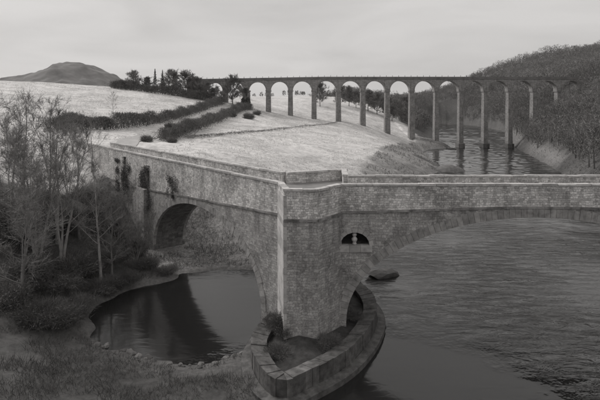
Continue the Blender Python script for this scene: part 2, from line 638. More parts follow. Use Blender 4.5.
def calm(cx, cy, r0, r1):
    s_ = N(nt, 'ShaderNodeVectorMath', operation='DISTANCE')
    cz = N(nt, 'ShaderNodeCombineXYZ')
    nt.links.new(sx.outputs[0], cz.inputs[0])
    nt.links.new(sx.outputs[1], cz.inputs[1])
    wa = N(nt, 'ShaderNodeVectorMath', operation='MULTIPLY_ADD')
    nt.links.new(nW.outputs['Color'], wa.inputs[0])
    wa.inputs[1].default_value = (4.0, 4.0, 0)
    nt.links.new(cz.outputs[0], wa.inputs[2])
    nt.links.new(wa.outputs[0], s_.inputs[0])
    s_.inputs[1].default_value = (cx, cy, 0)
    q = N(nt, 'ShaderNodeMapRange', interpolation_type='SMOOTHSTEP')
    q.inputs['From Min'].default_value = r0
    q.inputs['From Max'].default_value = r1
    nt.links.new(s_.outputs['Value'], q.inputs[0])
    return q.outputs[0]


c1 = calm(7, 28, 14.0, 18.5)
c2 = calm(-12, 49, 11.0, 15.0)
mm = N(nt, 'ShaderNodeMath', operation='MULTIPLY')
nt.links.new(c1, mm.inputs[0])
nt.links.new(c2, mm.inputs[1])
am = N(nt, 'ShaderNodeMapRange')
am.inputs['To Min'].default_value = 0.06
am.inputs['To Max'].default_value = 1.0
nt.links.new(mm.outputs[0], am.inputs[0])
hA = N(nt, 'ShaderNodeMath', operation='MULTIPLY_ADD')
nt.links.new(nB.outputs[0], hA.inputs[0])
nCr = N(nt, 'ShaderNodeMapRange')
nCr.inputs['From Min'].default_value = 0.35
nCr.inputs['From Max'].default_value = 0.62
nCr.inputs['To Min'].default_value = 0.3
nCr.inputs['To Max'].default_value = 1.35
nt.links.new(nC.outputs[0], nCr.inputs[0])
hA.inputs[1].default_value = 1.2
nt.links.new(nA.outputs[0], hA.inputs[2])
fy_ = N(nt, 'ShaderNodeMapRange')      # the long reach above the bridge is a slow smooth glide
fy_.inputs['From Min'].default_value = 60
fy_.inputs['From Max'].default_value = 100
fy_.inputs['To Min'].default_value = 1.0
fy_.inputs['To Max'].default_value = 0.1
nt.links.new(sx.outputs[1], fy_.inputs[0])
h2 = N(nt, 'ShaderNodeMath', operation='MULTIPLY')
nt.links.new(hA.outputs[0], h2.inputs[0])
nt.links.new(fy_.outputs[0], h2.inputs[1])
hh = N(nt, 'ShaderNodeMath', operation='MULTIPLY')
nt.links.new(h2.outputs[0], hh.inputs[0])
h3 = N(nt, 'ShaderNodeMath', operation='MULTIPLY')
nt.links.new(am.outputs[0], h3.inputs[0])
nt.links.new(nCr.outputs[0], h3.inputs[1])
nt.links.new(h3.outputs[0], hh.inputs[1])
bp = N(nt, 'ShaderNodeBump')
bp.inputs['Strength'].default_value = 0.75
bp.inputs['Distance'].default_value = 0.4
nt.links.new(hh.outputs[0], bp.inputs['Height'])
nt.links.new(bp.outputs[0], b.inputs['Normal'])
M['water'] = m
# one sheet: flat near the bridge (its ripples are fine relief), with real wavelets on the long reach above it


def water_grid(xa, xb, ya, yb, st, amp):
    gx_ = np.arange(xa, xb + st * 0.5, st)
    gy_ = np.arange(ya, yb + st * 0.5, st)
    gx_[-1], gy_[-1] = xb, yb
    A_, B_ = np.meshgrid(gx_, gy_)
    A_, B_ = A_.ravel(), B_.ravel()
    # ripples run across the stream, which heads up the valley to the right
    p_ = A_ * 0.88 - B_ * 0.47
    q_ = A_ * 0.47 + B_ * 0.88
    h_ = (vnoise(p_ * 0.45, q_, 1.25 * st / 0.45, 61) - 0.5) + 0.45 * (vnoise(p_ * 0.5 + q_ * 0.2, q_, 3.1 * st / 0.45, 62) - 0.5)
    ramp_ = np.clip((B_ - ya) / 12.0, 0, 1) if ya < 100 else 1.0
    calm_ = 0.45 + 0.9 * vnoise(A_, B_, 22, 63)
    z_ = h_ * amp * ramp_ * calm_
    n1_, n2_ = len(gx_), len(gy_)
    k_ = (np.arange(n2_ - 1)[:, None] * n1_ + np.arange(n1_ - 1)).ravel()
    return np.stack([A_, B_, z_], 1), np.concatenate([np.stack([k_, k_ + 1, k_ + n1_ + 1], 1), np.stack([k_, k_ + n1_ + 1, k_ + n1_], 1)])


def flat(xa, xb, ya, yb):
    return np.array([(xa, ya, 0), (xb, ya, 0), (xb, yb, 0), (xa, yb, 0)], float), np.array([(0, 1, 2), (0, 2, 3)])


wv, wt, wo_ = [], [], 0
for v__, t__ in (flat(-60, 300, -260, 95), flat(-60, 22, 95, 900), water_grid(22, 142, 95, 300, 0.45, 0.2),
                 flat(142, 300, 95, 300), flat(22, 60, 300, 900), water_grid(60, 250, 300, 690, 1.1, 0.5), flat(250, 300, 300, 900), flat(60, 250, 690, 900)):
    wv.append(v__)
    wt.append(t__ + wo_)
    wo_ += len(v__)
tag(np_mesh('river', np.concatenate(wv), np.concatenate(wt), M['water'], None, True), kind='structure')

# ------------------------------------------------------------------ old stone road bridge
ROAD = 12.45
CTOP = 13.6        # top of coping
bridge = empty('stone_road_bridge', (0, 40, 0))
tag(bridge, 'old rubble stone road bridge with broad arch over the river and pale coped parapets', 'bridge')
BO = Vector((0, 40, 0))       # parts are built in world metres and shifted to the bridge's base


def bpart(mb, name, mat, parent=None):
    mb.v = [(x - BO.x, y - BO.y, z - BO.z) for (x, y, z) in mb.v]
    return mb.build(name, mat, parent or bridge)


class Frame:
    def __init__(s, o, e, n):
        s.o = Vector(o)
        s.e = Vector(e).normalized()
        s.n = Vector(n).normalized()

    def p(s, a, t, z):
        return (s.o.x + s.e.x * a + s.n.x * t, s.o.y + s.e.y * a + s.n.y * t, z)


WR, WL = 5.7, 4.6
FR = Frame((0, 40, 0), (1, 0, 0), (0, 1, 0))
LD = Vector((-0.63, 0.777, 0)).normalized()
FL = Frame((-1.95, 41.0, 0), LD, (0.777, 0.63, 0))


def strR(a):
    return 11.1 + 0.45 * math.exp(-((a - 20) / 11.0) ** 2)


def strL(a):
    return max(8.4, 10.75 - a * 0.062)


def arch_pts(c, a, b, z0, n, zlow=-1.6):
    pts = []
    for i in range(n + 1):
        t = math.pi - math.pi * i / n
        pts.append((c + a * math.cos(t), z0 + b * math.sin(t)))
    return [(c - a, zlow)] + pts + [(c + a, zlow)]


def face(mb, fr, t, a0, a1, arch, top, hole=None, skew=0.0):
    """one wall face at depth t, as columns, with the arch (c,a,b,z0) and a small arched hole cut out"""
    c, ra, rb_, z0 = arch
    c = c + skew
    s = set(np.linspace(a0, a1, int((a1 - a0) / 0.8) + 2).tolist())
    for i in range(65):
        th = math.pi * i / 64
        s.add(c + ra * math.cos(th))
    if hole:
        hc, hr, hz, hh_ = hole
        for i in range(17):
            s.add(hc + hr * math.cos(math.pi * i / 16))
    s = sorted(x for x in s if a0 - 1e-6 <= x <= a1 + 1e-6)

    def zlo(x, mid):
        if abs(mid - c) < ra:
            return z0 + rb_ * math.sqrt(max(0, 1 - ((x - c) / ra) ** 2))
        return -1.6
    for x0, x1 in zip(s[:-1], s[1:]):
        if x1 - x0 < 1e-5:
            continue
        mid = 0.5 * (x0 + x1)
        seg = [(zlo(x0, mid), zlo(x1, mid), top(x0), top(x1))]
        if hole and abs(mid - hc) < hr:
            h0 = hz + hh_ * math.sqrt(max(0, 1 - ((x0 - hc) / hr) ** 2))
            h1 = hz + hh_ * math.sqrt(max(0, 1 - ((x1 - hc) / hr) ** 2))
            seg = [(seg[0][0], seg[0][1], hz, hz), (h0, h1, seg[0][2], seg[0][3])]
        for (l0, l1, u0, u1) in seg:
            pts = [fr.p(x0, t, l0), fr.p(x1, t, l1), fr.p(x1, t, u1), fr.p(x0, t, u0)]
            mb.quad(pts, [(x0, l0), (x1, l1), (x1, u1), (x0, u0)])


RA = (20.4, 16.4, 8.9, 1.8)
LA = (15.7, 13.1, 7.5, 1.5)
SKEW = 0.0
NICHE = (4.75, 1.28, 8.25, 1.15)

mb = MB()
face(mb, FR, 0.0, 3.6, 72, RA, strR, NICHE)
near_wall = bpart(mb, 'spandrel_wall', M['rubble'])
mb = MB()
face(mb, FR, WR, 2.0, 72, RA, strR, NICHE)
bpart(mb, 'spandrel_wall', M['rubble'])
mb = MB()
face(mb, FL, 0.0, 0.0, 62, LA, strL)
bpart(mb, 'spandrel_wall', M['rubble'])
mb = MB()
face(mb, FL, WL, 1.5, 62, LA, strL, None, SKEW)
bpart(mb, 'spandrel_wall', M['rubble'])


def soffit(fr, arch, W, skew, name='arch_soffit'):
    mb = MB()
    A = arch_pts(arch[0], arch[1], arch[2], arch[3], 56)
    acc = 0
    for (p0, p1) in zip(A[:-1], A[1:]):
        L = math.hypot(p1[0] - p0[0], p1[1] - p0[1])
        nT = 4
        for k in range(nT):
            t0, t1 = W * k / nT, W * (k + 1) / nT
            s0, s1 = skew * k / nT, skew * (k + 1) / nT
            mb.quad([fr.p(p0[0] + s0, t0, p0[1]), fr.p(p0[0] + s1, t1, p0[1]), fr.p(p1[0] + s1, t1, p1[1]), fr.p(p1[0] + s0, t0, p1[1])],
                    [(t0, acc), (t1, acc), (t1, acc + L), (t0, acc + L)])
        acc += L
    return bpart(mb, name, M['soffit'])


def voussoirs(fr, arch, parent, t, sgn, thick, width, skew=0.0, name='voussoir'):
    """wedge stones of the arch ring, standing 5 cm proud of the wall face"""
    c, a, b_, z0 = arch
    c += skew
    # equal arc-length division
    ths = np.linspace(math.pi, 0, 800)
    X = c + a * np.cos(ths)
    Z = z0 + b_ * np.sin(ths)
    acc = np.concatenate([[0], np.cumsum(np.hypot(np.diff(X), np.diff(Z)))])
    n = int(round(acc[-1] / width))
    rng = random.Random(5)
    for i in range(n):
        l0 = acc[-1] * i / n + 0.012
        l1 = acc[-1] * (i + 1) / n - 0.012
        th0 = float(np.interp(l0, acc, ths))
        th1 = float(np.interp(l1, acc, ths))
        ex = thick * (1 + rng.uniform(-0.09, 0.09))
        pr = 0.05 + rng.uniform(-0.015, 0.02)
        q = []
        for th in (th0, th1):
            px, pz = c + a * math.cos(th), z0 + b_ * math.sin(th)
            nx_, nz_ = math.cos(th) / a, math.sin(th) / b_
            l = math.hypot(nx_, nz_)
            q.append((px - 0.01 * nx_ / l, pz - 0.01 * nz_ / l))
            q.append((px + ex * nx_ / l, pz + ex * nz_ / l))
        i0, e0, i1, e1 = q
        f0 = t - sgn * pr
        f1 = t + sgn * 0.35
        vs_ = [fr.p(i0[0], f0, i0[1]), fr.p(i1[0], f0, i1[1]), fr.p(e1[0], f0, e1[1]), fr.p(e0[0], f0, e0[1]),
               fr.p(i0[0], f1, i0[1]), fr.p(i1[0], f1, i1[1]), fr.p(e1[0], f1, e1[1]), fr.p(e0[0], f1, e0[1])]
        vs_ = [(x - BO.x, y - BO.y, z) for x, y, z in vs_]
        mesh_obj(name, vs_, [(0, 1, 2, 3), (4, 7, 6, 5), (0, 4, 5, 1), (1, 5, 6, 2), (2, 6, 7, 3), (3, 7, 4, 0)], M['voussoir'], parent)


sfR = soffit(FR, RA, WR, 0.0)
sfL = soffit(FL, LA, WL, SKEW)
voussoirs(FR, RA, sfR, 0.0, 1, 0.8, 0.5)
voussoirs(FR, RA, sfR, WR, -1, 0.8, 0.5)
voussoirs(FL, LA, sfL, 0.0, 1, 0.75, 0.55)
voussoirs(FL, LA, sfL, WL, -1, 0.75, 0.55, SKEW)

# relieving opening through the spandrel: barrel, sill and the pale turned post standing in it
mb = MB()
hc, hr, hz, hh_ = NICHE
pts = [(hc - hr * math.cos(math.pi * i / 16), hz + hh_ * math.sin(math.pi * i / 16)) for i in range(17)]
for p0, p1 in zip(pts[:-1], pts[1:]):
    mb.quad([FR.p(p0[0], 0, p0[1]), FR.p(p0[0], WR, p0[1]), FR.p(p1[0], WR, p1[1]), FR.p(p1[0], 0, p1[1])])
mb.quad([FR.p(hc - hr, 0, hz), FR.p(hc + hr, 0, hz), FR.p(hc + hr, WR, hz), FR.p(hc - hr, WR, hz)])
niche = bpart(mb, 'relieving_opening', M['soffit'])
nn = 9
for i in range(nn):
    t0 = math.pi * i / nn + 0.012
    t1 = math.pi * (i + 1) / nn - 0.012
    vs_ = []
    for y0 in (-0.05, 0.3):
        for (th, k) in ((t0, 0.0), (t1, 0.0), (t1, 0.34), (t0, 0.34)):
            vs_.append((hc - (hr + k) * math.cos(th), y0, hz + (hh_ + k) * math.sin(th)))
    mesh_obj('voussoir', vs_, [(0, 1, 2, 3), (4, 7, 6, 5), (0, 4, 5, 1), (1, 5, 6, 2), (2, 6, 7, 3), (3, 7, 4, 0)], M['quoin'], niche)


def boxm(mb, x0, x1, y0, y1, z0, z1):
    mb.prism([(x0, y0), (x1, y0), (x1, y1), (x0, y1)], z0, z1)


for k in range(3):
    mb = MB()
    boxm(mb, hc - 1.5 + k * 1.0 + 0.008, hc - 0.5 + k * 1.0 - 0.008, 39.86, 40.5, hz - 0.52, hz + 0.025)
    bpart(mb, 'sill_stone', M['quoin'], niche)
mb = MB()
prof = [(0.16, 0.0), (0.20, 0.1), (0.13, 0.2), (0.24, 0.38), (0.26, 0.5), (0.15, 0.66), (0.1, 0.7), (0.17, 0.78), (0.21, 0.88), (0.16, 0.98), (0.02, 1.04)]
for (r0, z0_), (r1, z1_) in zip(prof[:-1], prof[1:]):
    for k in range(12):
        a0, a1 = 2 * math.pi * k / 12, 2 * math.pi * (k + 1) / 12
        mb.quad([(hc + r0 * math.cos(a0), 40.25 + r0 * math.sin(a0), hz + 0.03 + z0_), (hc + r0 * math.cos(a1), 40.25 + r0 * math.sin(a1), hz + 0.03 + z0_),
                 (hc + r1 * math.cos(a1), 40.25 + r1 * math.sin(a1), hz + 0.03 + z1_), (hc + r1 * math.cos(a0), 40.25 + r1 * math.sin(a0), hz + 0.03 + z1_)])
bpart(mb, 'turned_stone_post', M['coping'], niche)

# the pier between the arches with its refuge, faced on the left with pale dressed stone
PA, PB, PC, PD = (-1.95, 41.0), (-1.3, 37.4), (1.45, 37.4), (3.6, 40.0)
PE, PF_, PG, PH = (4.7, 45.7), (5.0, 50.8), (0.5, 48.6), (-1.5, 47.75)


def vface(mb, a, b, z0, z1, n=1):
    L = math.hypot(b[0] - a[0], b[1] - a[1])
    mb.quad([(a[0], a[1], z0), (b[0], b[1], z0), (b[0], b[1], z1), (a[0], a[1], z1)], [(0, z0), (L, z0), (L, z1), (0, z1)])


PZ = 11.05
mb = MB()
vface(mb, PB, PC, -1.6, PZ)
vface(mb, PC, PD, -1.6, PZ)
vface(mb, PA, PB, -1.6, PZ)
pier = bpart(mb, 'pier', M['rubble'])
mb = MB()
for a_, b__ in ((PE, PF_), (PF_, PG), (PG, PH)):
    vface(mb, b__, a_, -1.6, PZ)
bpart(mb, 'pier', M['rubble'])
# dressed quoins up the left cheek of the pier: one stone per course
d = Vector((PB[0] - PA[0], PB[1] - PA[1]))
dn = d.normalized()
nrm = Vector((-dn.y, dn.x)) * -1.0
if nrm.x > 0:
    nrm = -nrm
z = 2.0
k = 0
rng = random.Random(3)
while z < 13.05:
    h = rng.uniform(0.42, 0.62)
    h = min(h, 13.07 - z)
    if h < 0.1:
        break
    a0 = 0.1
    a1 = d.length + 0.04
    pr = 0.06 + rng.uniform(-0.012, 0.012)
    q0 = Vector(PA) + dn * a0
    q1 = Vector(PA) + dn * a1
    mb = MB()
    back = -nrm * 0.22
    mb.prism([tuple(q0 + nrm * pr), tuple(q1 + nrm * pr), tuple(q1 + back), tuple(q0 + back)], z + 0.016, z + h - 0.016)
    bpart(mb, 'quoin_stone', M['quoin'], pier)
    z += h
    k += 1

# string course, parapets and coping


def run(pts, name, z0f, z1f, t0, t1, mat, parent=None, step=1.5, sub=None, jit=0.0, gap=0.0):
    """stones laid along a plan polyline; t0..t1 is the offset to the left of travel; returns list"""
    out = []
    rng = random.Random(len(pts) * 7 + int(t0 * 10))
    acc = 0
    for si in range(len(pts) - 1):
        a = Vector(pts[si])
        b_ = Vector(pts[si + 1])
        e = b_ - a
        L = e.length
        e.normalize()
        n_ = Vector((-e.y, e.x))
        cnt = max(1, int(round(L / step)))
        cuts = [0.0] + [L * (i + rng.uniform(-0.12, 0.12)) / cnt for i in range(1, cnt)] + [L]
        for i in range(cnt):
            s0, s1 = cuts[i] + gap, cuts[i + 1] - gap
            if i == 0 and si > 0:
                s0 += 0.02
            dz = rng.uniform(-jit, jit) + (0.004 if si % 2 else 0.0)
            o = rng.uniform(-jit, jit)
            q = [a + e * s0 + n_ * (t0 + o), a + e * s1 + n_ * (t0 + o), a + e * s1 + n_ * (t1 + o), a + e * s0 + n_ * (t1 + o)]
            m_ = MB()
            w0a, w0b = z0f(acc + s0), z0f(acc + s1)
            w1a, w1b = z1f(acc + s0) + dz, z1f(acc + s1) + dz
            zz0 = [w0a, w0b, w0b, w0a]
            zz1 = [w1a, w1b, w1b, w1a]
            uvx = [acc + s0, acc + s1, acc + s1, acc + s0]
            for k_ in range(4):
                k2 = (k_ + 1) % 4
                du = 0 if k_ in (0, 2) else 0.45
                m_.quad([(*q[k_], zz0[k_]), (*q[k2], zz0[k2]), (*q[k2], zz1[k2]), (*q[k_], zz1[k_])],
                        [(uvx[k_], zz0[k_]), (uvx[k2] + du, zz0[k2]), (uvx[k2] + du, zz1[k2]), (uvx[k_], zz1[k_])])
            m_.quad([(*q[k_], zz1[k_]) for k_ in range(4)])
            m_.quad([(*q[k_], zz0[k_]) for k_ in (3, 2, 1, 0)])
            if sub is not None:
                sub.append(m_)
            else:
                out.append(bpart(m_, name, mat, parent))
        acc += L
    return out


def xy(fr, a, t):
    p = fr.p(a, t, 0)
    return (p[0], p[1])


const = lambda v: (lambda s: v)
near_right = [(72, 40), PD, PC]
near_left_cheek = [PB, PA]
near_left = [PA, xy(FL, 62, 0)]
far_right = [(72, 40 + WR), PE, PF_, PG, PH]
far_left_start = 4.95


def merge(lst):
    r = MB()
    for m_ in lst:
        b0 = len(r.v)
        r.v += m_.v
        r.uv += m_.uv
        r.f += [tuple(i + b0 for i in f) for f in m_.f]
    return r


PT = 0.42
# near right parapet (travel towards the left, so +t is outwards (towards camera is left of -x travel? handled by sign))


def parapet(pts, zbot, sgn, label, zc=CTOP, step=1.35, string=True):
    """sgn: side on which the inside of the bridge lies, seen along travel (+1 left)"""
    subs = []
    t0, t1 = (0.0, PT) if sgn > 0 else (-PT, 0.0)
    run(pts, 'x', zbot, const(zc - 0.2), t0, t1, None, None, 6.0, subs)
    w_ = bpart(merge(subs), 'parapet', M['parapet'])
    run(pts, 'coping_stone', const(zc - 0.195), const(zc), t0 - 0.07, t1 + 0.07, M['coping'], w_, step, None, 0.03, 0.012)
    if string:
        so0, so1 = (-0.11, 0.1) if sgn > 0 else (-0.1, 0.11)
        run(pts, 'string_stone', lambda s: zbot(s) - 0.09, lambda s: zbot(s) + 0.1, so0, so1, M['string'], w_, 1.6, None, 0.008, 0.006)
    return w_


def zR(s):      # travelling from x=72 towards the left
    return strR(72 - s) if s < 68.4 else PZ + 0.0 * s


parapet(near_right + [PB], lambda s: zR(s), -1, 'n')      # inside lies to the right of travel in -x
parapet([PB, PA], const(PZ), -1, 'c', string=False)
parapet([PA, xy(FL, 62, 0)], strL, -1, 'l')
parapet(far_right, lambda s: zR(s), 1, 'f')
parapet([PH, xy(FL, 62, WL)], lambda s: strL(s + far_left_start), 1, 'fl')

# carriageway
outline = [(72, 40.05), (PD[0], 40.05), (1.4, 37.5), (-1.2, 37.5), (-1.85, 41.05)]
outline += [xy(FL, 62, 0.05), xy(FL, 62, WL - 0.05), (-1.45, 47.7), (0.5, 48.5), (4.9, 50.6), (4.65, 45.65), (72, 45.65)]
mb = MB()
mb.quad([(p[0], p[1], ROAD) for p in reversed(outline)])
bpart(mb, 'carriageway', M['road'])

# buttress on the left approach
mb = MB()
for (s0, s1, pr, zt) in ((30.6, 33.6, 0.7, 8.9),):
    mb.prism([xy(FL, s1, -pr), xy(FL, s0, -pr), xy(FL, s0, 0.05), xy(FL, s1, 0.05)][::-1], -1.0, zt)
bpart(mb, 'buttress', M['rubble'])

# starling: boat-shaped stone apron round the foot of the pier
raw = [(7.0, 47.0), (7.25, 43.4), (6.3, 40.0), (4.7, 36.8), (3.0, 34.5), (0.9, 32.6), (-0.9, 31.3), (-2.3, 32.0), (-3.4, 34.2), (-3.9, 36.6), (-3.7, 38.6), (-3.0, 41.0), (-1.5, 45.5), (0.5, 49.5), (3.0, 52.0), (5.6, 50.8)]


def smooth_loop(p, n):
    p = np.array(p, float)
    m_ = len(p)
    out = []
    for i in range(m_):
        p0, p1, p2, p3 = p[i - 1], p[i], p[(i + 1) % m_], p[(i + 2) % m_]
        for k in range(n):
            t = k / n
            out.append(0.5 * ((2 * p1) + (-p0 + p2) * t + (2 * p0 - 5 * p1 + 4 * p2 - p3) * t * t + (-p0 + 3 * p1 - 3 * p2 + p3) * t ** 3))
    return np.array(out)


loop = smooth_loop(raw, 4)
cen = loop.mean(0)


def offs(l, d):
    t = np.roll(l, -1, 0) - np.roll(l, 1, 0)
    t /= np.linalg.norm(t, axis=1)[:, None]
    n_ = np.stack([t[:, 1], -t[:, 0]], 1)
    s = np.sign(((l - cen) * n_).sum(1).mean())
    return l + n_ * d * s


inner = offs(loop, -1.25)
outer2 = offs(loop, 0.75)
RIM = 1.75
st_mb = MB()
silt_mb = MB()
n_ = len(loop)
for i in range(n_):
    j = (i + 1) % n_
    # lower ledge
    st_mb.quad([(*outer2[i], 0.42), (*outer2[j], 0.42), (*loop[j], 0.5), (*loop[i], 0.5)])
    st_mb.quad([(*outer2[i], -1.6), (*outer2[j], -1.6), (*outer2[j], 0.42), (*outer2[i], 0.42)])
    st_mb.quad([(*inner[i], 0.9), (*inner[j], 0.9), (*inner[j], RIM - 0.3), (*inner[i], RIM - 0.3)][::-1])
for i in range(n_):
    j = (i + 1) % n_
    pa = np.array((0.6, 40.5))
    prev = [(*inner[i], 1.05), (*inner[j], 1.05)]
    for tt, zz in ((0.35, 1.35), (0.65, 1.8), (1.0, 2.3)):
        qa = inner[i] * (1 - tt) + pa * tt
        qb = inner[j] * (1 - tt) + pa * tt
        silt_mb.quad([prev[0], prev[1], (*qb, zz), (*qa, zz)])
        prev = [(*qa, zz), (*qb, zz)]
starl = bpart(st_mb, 'starling', M['starling'])
bpart(silt_mb, 'silt', M['silt'], starl)
acc = np.concatenate([[0], np.cumsum(np.linalg.norm(np.roll(loop, -1, 0) - loop, axis=1))])
rng = random.Random(11)
i = 0
while i < n_:
    j = i + rng.choice((1, 1, 2))
    j = min(j, n_)
    dz = rng.uniform(-0.06, 0.06)
    do = rng.uniform(-0.04, 0.06)
    a_, b__ = i % n_, j % n_
    ga = 0.012
    lo0 = loop[a_] * (1 - ga) + loop[b__] * ga
    lo1 = loop[b__] * (1 - ga) + loop[a_] * ga
    in0 = inner[a_] * (1 - ga) + inner[b__] * ga
    in1 = inner[b__] * (1 - ga) + inner[a_] * ga
    lo0 = lo0 + (lo0 - in0) * do
    lo1 = lo1 + (lo1 - in1) * do
    m_ = MB()
    ring = [lo0, lo1, in1, in0]
    zt = [RIM + dz, RIM + dz, RIM - 0.22 + dz, RIM - 0.22 + dz]
    for k_ in range(4):
        k2 = (k_ + 1) % 4
        m_.quad([(*ring[k_], -0.3), (*ring[k2], -0.3), (*ring[k2], zt[k2]), (*ring[k_], zt[k_])])
    m_.quad([(*ring[k_], zt[k_]) for k_ in range(4)])
    bpart(m_, 'rim_stone', M['starling'], starl)
    i = j

# ------------------------------------------------------------------ railway viaduct
VY0, VY1 = 246.2, 249.8
viad = empty('railway_viaduct', (40, 248, 0))
tag(viad, 'tall slender many-arched stone railway viaduct crossing the whole valley', 'viaduct')
VO = (40, 248, 0)


def vpart(mb, name, mat, parent=None):
    mb.v = [(x - VO[0], y - VO[1], z - VO[2]) for (x, y, z) in mb.v]
    return mb.build(name, mat, parent or viad)


pier_u = [204.5, 225.5, 246.5, 268.5, 290.5] + [314 + 24.35 * k_ for k_ in range(12)]
pier_x = [GX(u, 248) for u in pier_u]


def dtop(x):       # top of the parapet
    return 37.75 + min(0.0, (x - 12) * 0.018)


CROWN = -2.15      # below the top
vp = M['viaduct']
for k_ in range(len(pier_x) - 1):
    x0, x1 = pier_x[k_], pier_x[k_ + 1]
    c = 0.5 * (x0 + x1)
    half = 0.5 * (x1 - x0) - 1.28
    sh = dtop(c)
    zc_ = sh + CROWN
    rise = min(half, 5.35)
    zs = zc_ - rise
    mb = MB()
    S = 20
    arc = [(c - half * math.cos(math.pi * i / S), zs + rise * math.sin(math.pi * i / S)) for i in range(S + 1)]
    for yy, fl in ((VY0, 1), (VY1, -1)):
        cols = [(x0, zs)] + arc + [(x1, zs)]
        for (a_, b__) in zip(cols[:-1], cols[1:]):
            q = [(a_[0], yy, a_[1]), (b__[0], yy, b__[1]), (b__[0], yy, dtop(b__[0]) - 1.15), (a_[0], yy, dtop(a_[0]) - 1.15)]
            mb.quad(q if fl > 0 else q[::-1])
    for (a_, b__) in zip(arc[:-1], arc[1:]):
        mb.quad([(a_[0], VY0, a_[1]), (a_[0], VY1, a_[1]), (b__[0], VY1, b__[1]), (b__[0], VY0, b__[1])])
    mb.quad([(x0, VY0, zs), (arc[0][0], VY0, zs), (arc[0][0], VY1, zs), (x0, VY1, zs)])
    mb.quad([(arc[-1][0], VY0, zs), (x1, VY0, zs), (x1, VY1, zs), (arc[-1][0], VY1, zs)])
    span = vpart(mb, 'arch_span', vp)
    # proud arch ring
    mb = MB()
    th = 0.55
    for (i0, i1) in zip(range(S), range(1, S + 1)):
        t0, t1 = math.pi * i0 / S, math.pi * i1 / S
        ri, ro = (half - 0.02, rise - 0.02), (half + th, rise + th)
        q = lambda r_, t, y: (c - r_[0] * math.cos(t), y, zs + r_[1] * math.sin(t))
        yf = VY0 - 0.09
        mb.quad([q(ri, t0, yf), q(ri, t1, yf), q(ro, t1, yf), q(ro, t0, yf)])
        mb.quad([q(ro, t0, yf), q(ro, t1, yf), q(ro, t1, VY0 + .05), q(ro, t0, VY0 + .05)])
        mb.quad([q(ri, t0, VY0 + .05), q(ri, t1, VY0 + .05), q(ri, t1, yf), q(ri, t0, yf)])
    vpart(mb, 'arch_ring', M['vpier'], span)

for k_, x in enumerate(pier_x):
    gx = terrain([x - 2, x, x + 2, x, x], [248, 248, 248, 244, 252])
    zb = min(float(gx.min()), -1.0 if gx.min() < 0.3 else 1e9) - 1.0
    nb = [pier_x[k_] - pier_x[k_ - 1]] if k_ else []
    zs = dtop(x) + CROWN - 5.35
    zs = dtop(x) + CROWN - min(5.35, 0.5 * ((pier_x[min(k_ + 1, len(pier_x) - 1)] - pier_x[max(k_ - 1, 0)]) / (2 if 0 < k_ < len(pier_x) - 1 else 1)) - 1.28)
    H_ = zs - zb
    slim = 0.8 if x > 65 else 1.02
    wide = 2.0 if k_ == 2 else 1.0
    mb = MB()
    hw_t, hw_b = 1.18 * slim * (1.5 if k_ == 2 else 1), (1.18 * slim + 0.011 * H_ * slim) * (1.5 if k_ == 2 else 1)
    y0t, y0b = VY0 + 0.1, VY0 - 0.35
    y1t, y1b = VY1 - 0.1, VY1 + 0.35
    cs = []
    for (hw, ya, yb, zz) in ((hw_b, y0b, y1b, zb), (hw_t, y0t, y1t, zs - 0.5)):
        cs.append([(x - hw, ya, zz), (x + hw, ya, zz), (x + hw, yb, zz), (x - hw, yb, zz)])
    for q in range(4):
        q2 = (q + 1) % 4
        mb.quad([cs[0][q], cs[0][q2], cs[1][q2], cs[1][q]])
    pr_ = vpart(mb, 'pier', M['vpier'])
    mb = MB()
    boxm(mb, x - hw_t - 0.28, x + hw_t + 0.28, VY0 - 0.16, VY1 + 0.16, zs - 0.55, zs + 0.12)
    vpart(mb, 'impost', M['vpier'], pr_)
    if gx.min() < 2.5 and x > 60:
        mb = MB()
        mb.prism([(x - hw_b - 0.45, VY0 - 0.9), (x, VY0 - 1.9), (x + hw_b + 0.45, VY0 - 0.9), (x + hw_b + 0.45, VY1 + 0.9), (x, VY1 + 1.9), (x - hw_b - 0.45, VY1 + 0.9)], -1.6, 2.1)
        vpart(mb, 'plinth', M['starling'], pr_)

xe0, xe1 = pier_x[0] - 9, pier_x[-1] + 40
for (ya, yb) in ((VY0 - 0.02, VY0 + 0.4), (VY1 - 0.4, VY1 + 0.02)):
    mb = MB()
    xl = [xe0, 12, xe1]
    for a_, b__ in zip(xl[:-1], xl[1:]):
        za, zb_ = dtop(a_), dtop(b__)
        c8 = [(a_, ya, za - 1.15), (b__, ya, zb_ - 1.15), (b__, yb, zb_ - 1.15), (a_, yb, za - 1.15), (a_, ya, za), (b__, ya, zb_), (b__, yb, zb_), (a_, yb, za)]
        for f in ((0, 1, 5, 4), (1, 2, 6, 5), (2, 3, 7, 6), (3, 0, 4, 7), (4, 5, 6, 7)):
            mb.quad([c8[i] for i in f])
    para = vpart(mb, 'parapet', M['vpara'])
    mb = MB()
    for a_, b__ in zip(xl[:-1], xl[1:]):
        za, zb_ = dtop(a_), dtop(b__)
        yo0, yo1 = (ya - 0.22, ya + 0.05) if ya < 248 else (yb - 0.05, yb + 0.22)
        c8 = [(a_, yo0, za - 1.4), (b__, yo0, zb_ - 1.4), (b__, yo1, zb_ - 1.4), (a_, yo1, za - 1.4), (a_, yo0, za - 1.13), (b__, yo0, zb_ - 1.13), (b__, yo1, zb_ - 1.13), (a_, yo1, za - 1.13)]
        for f in ((0, 1, 5, 4), (4, 5, 6, 7), (3, 2, 1, 0), (2, 3, 7, 6)):
            mb.quad([c8[i] for i in f])
    vpart(mb, 'string_course', M['vpara'], para)
mb = MB()
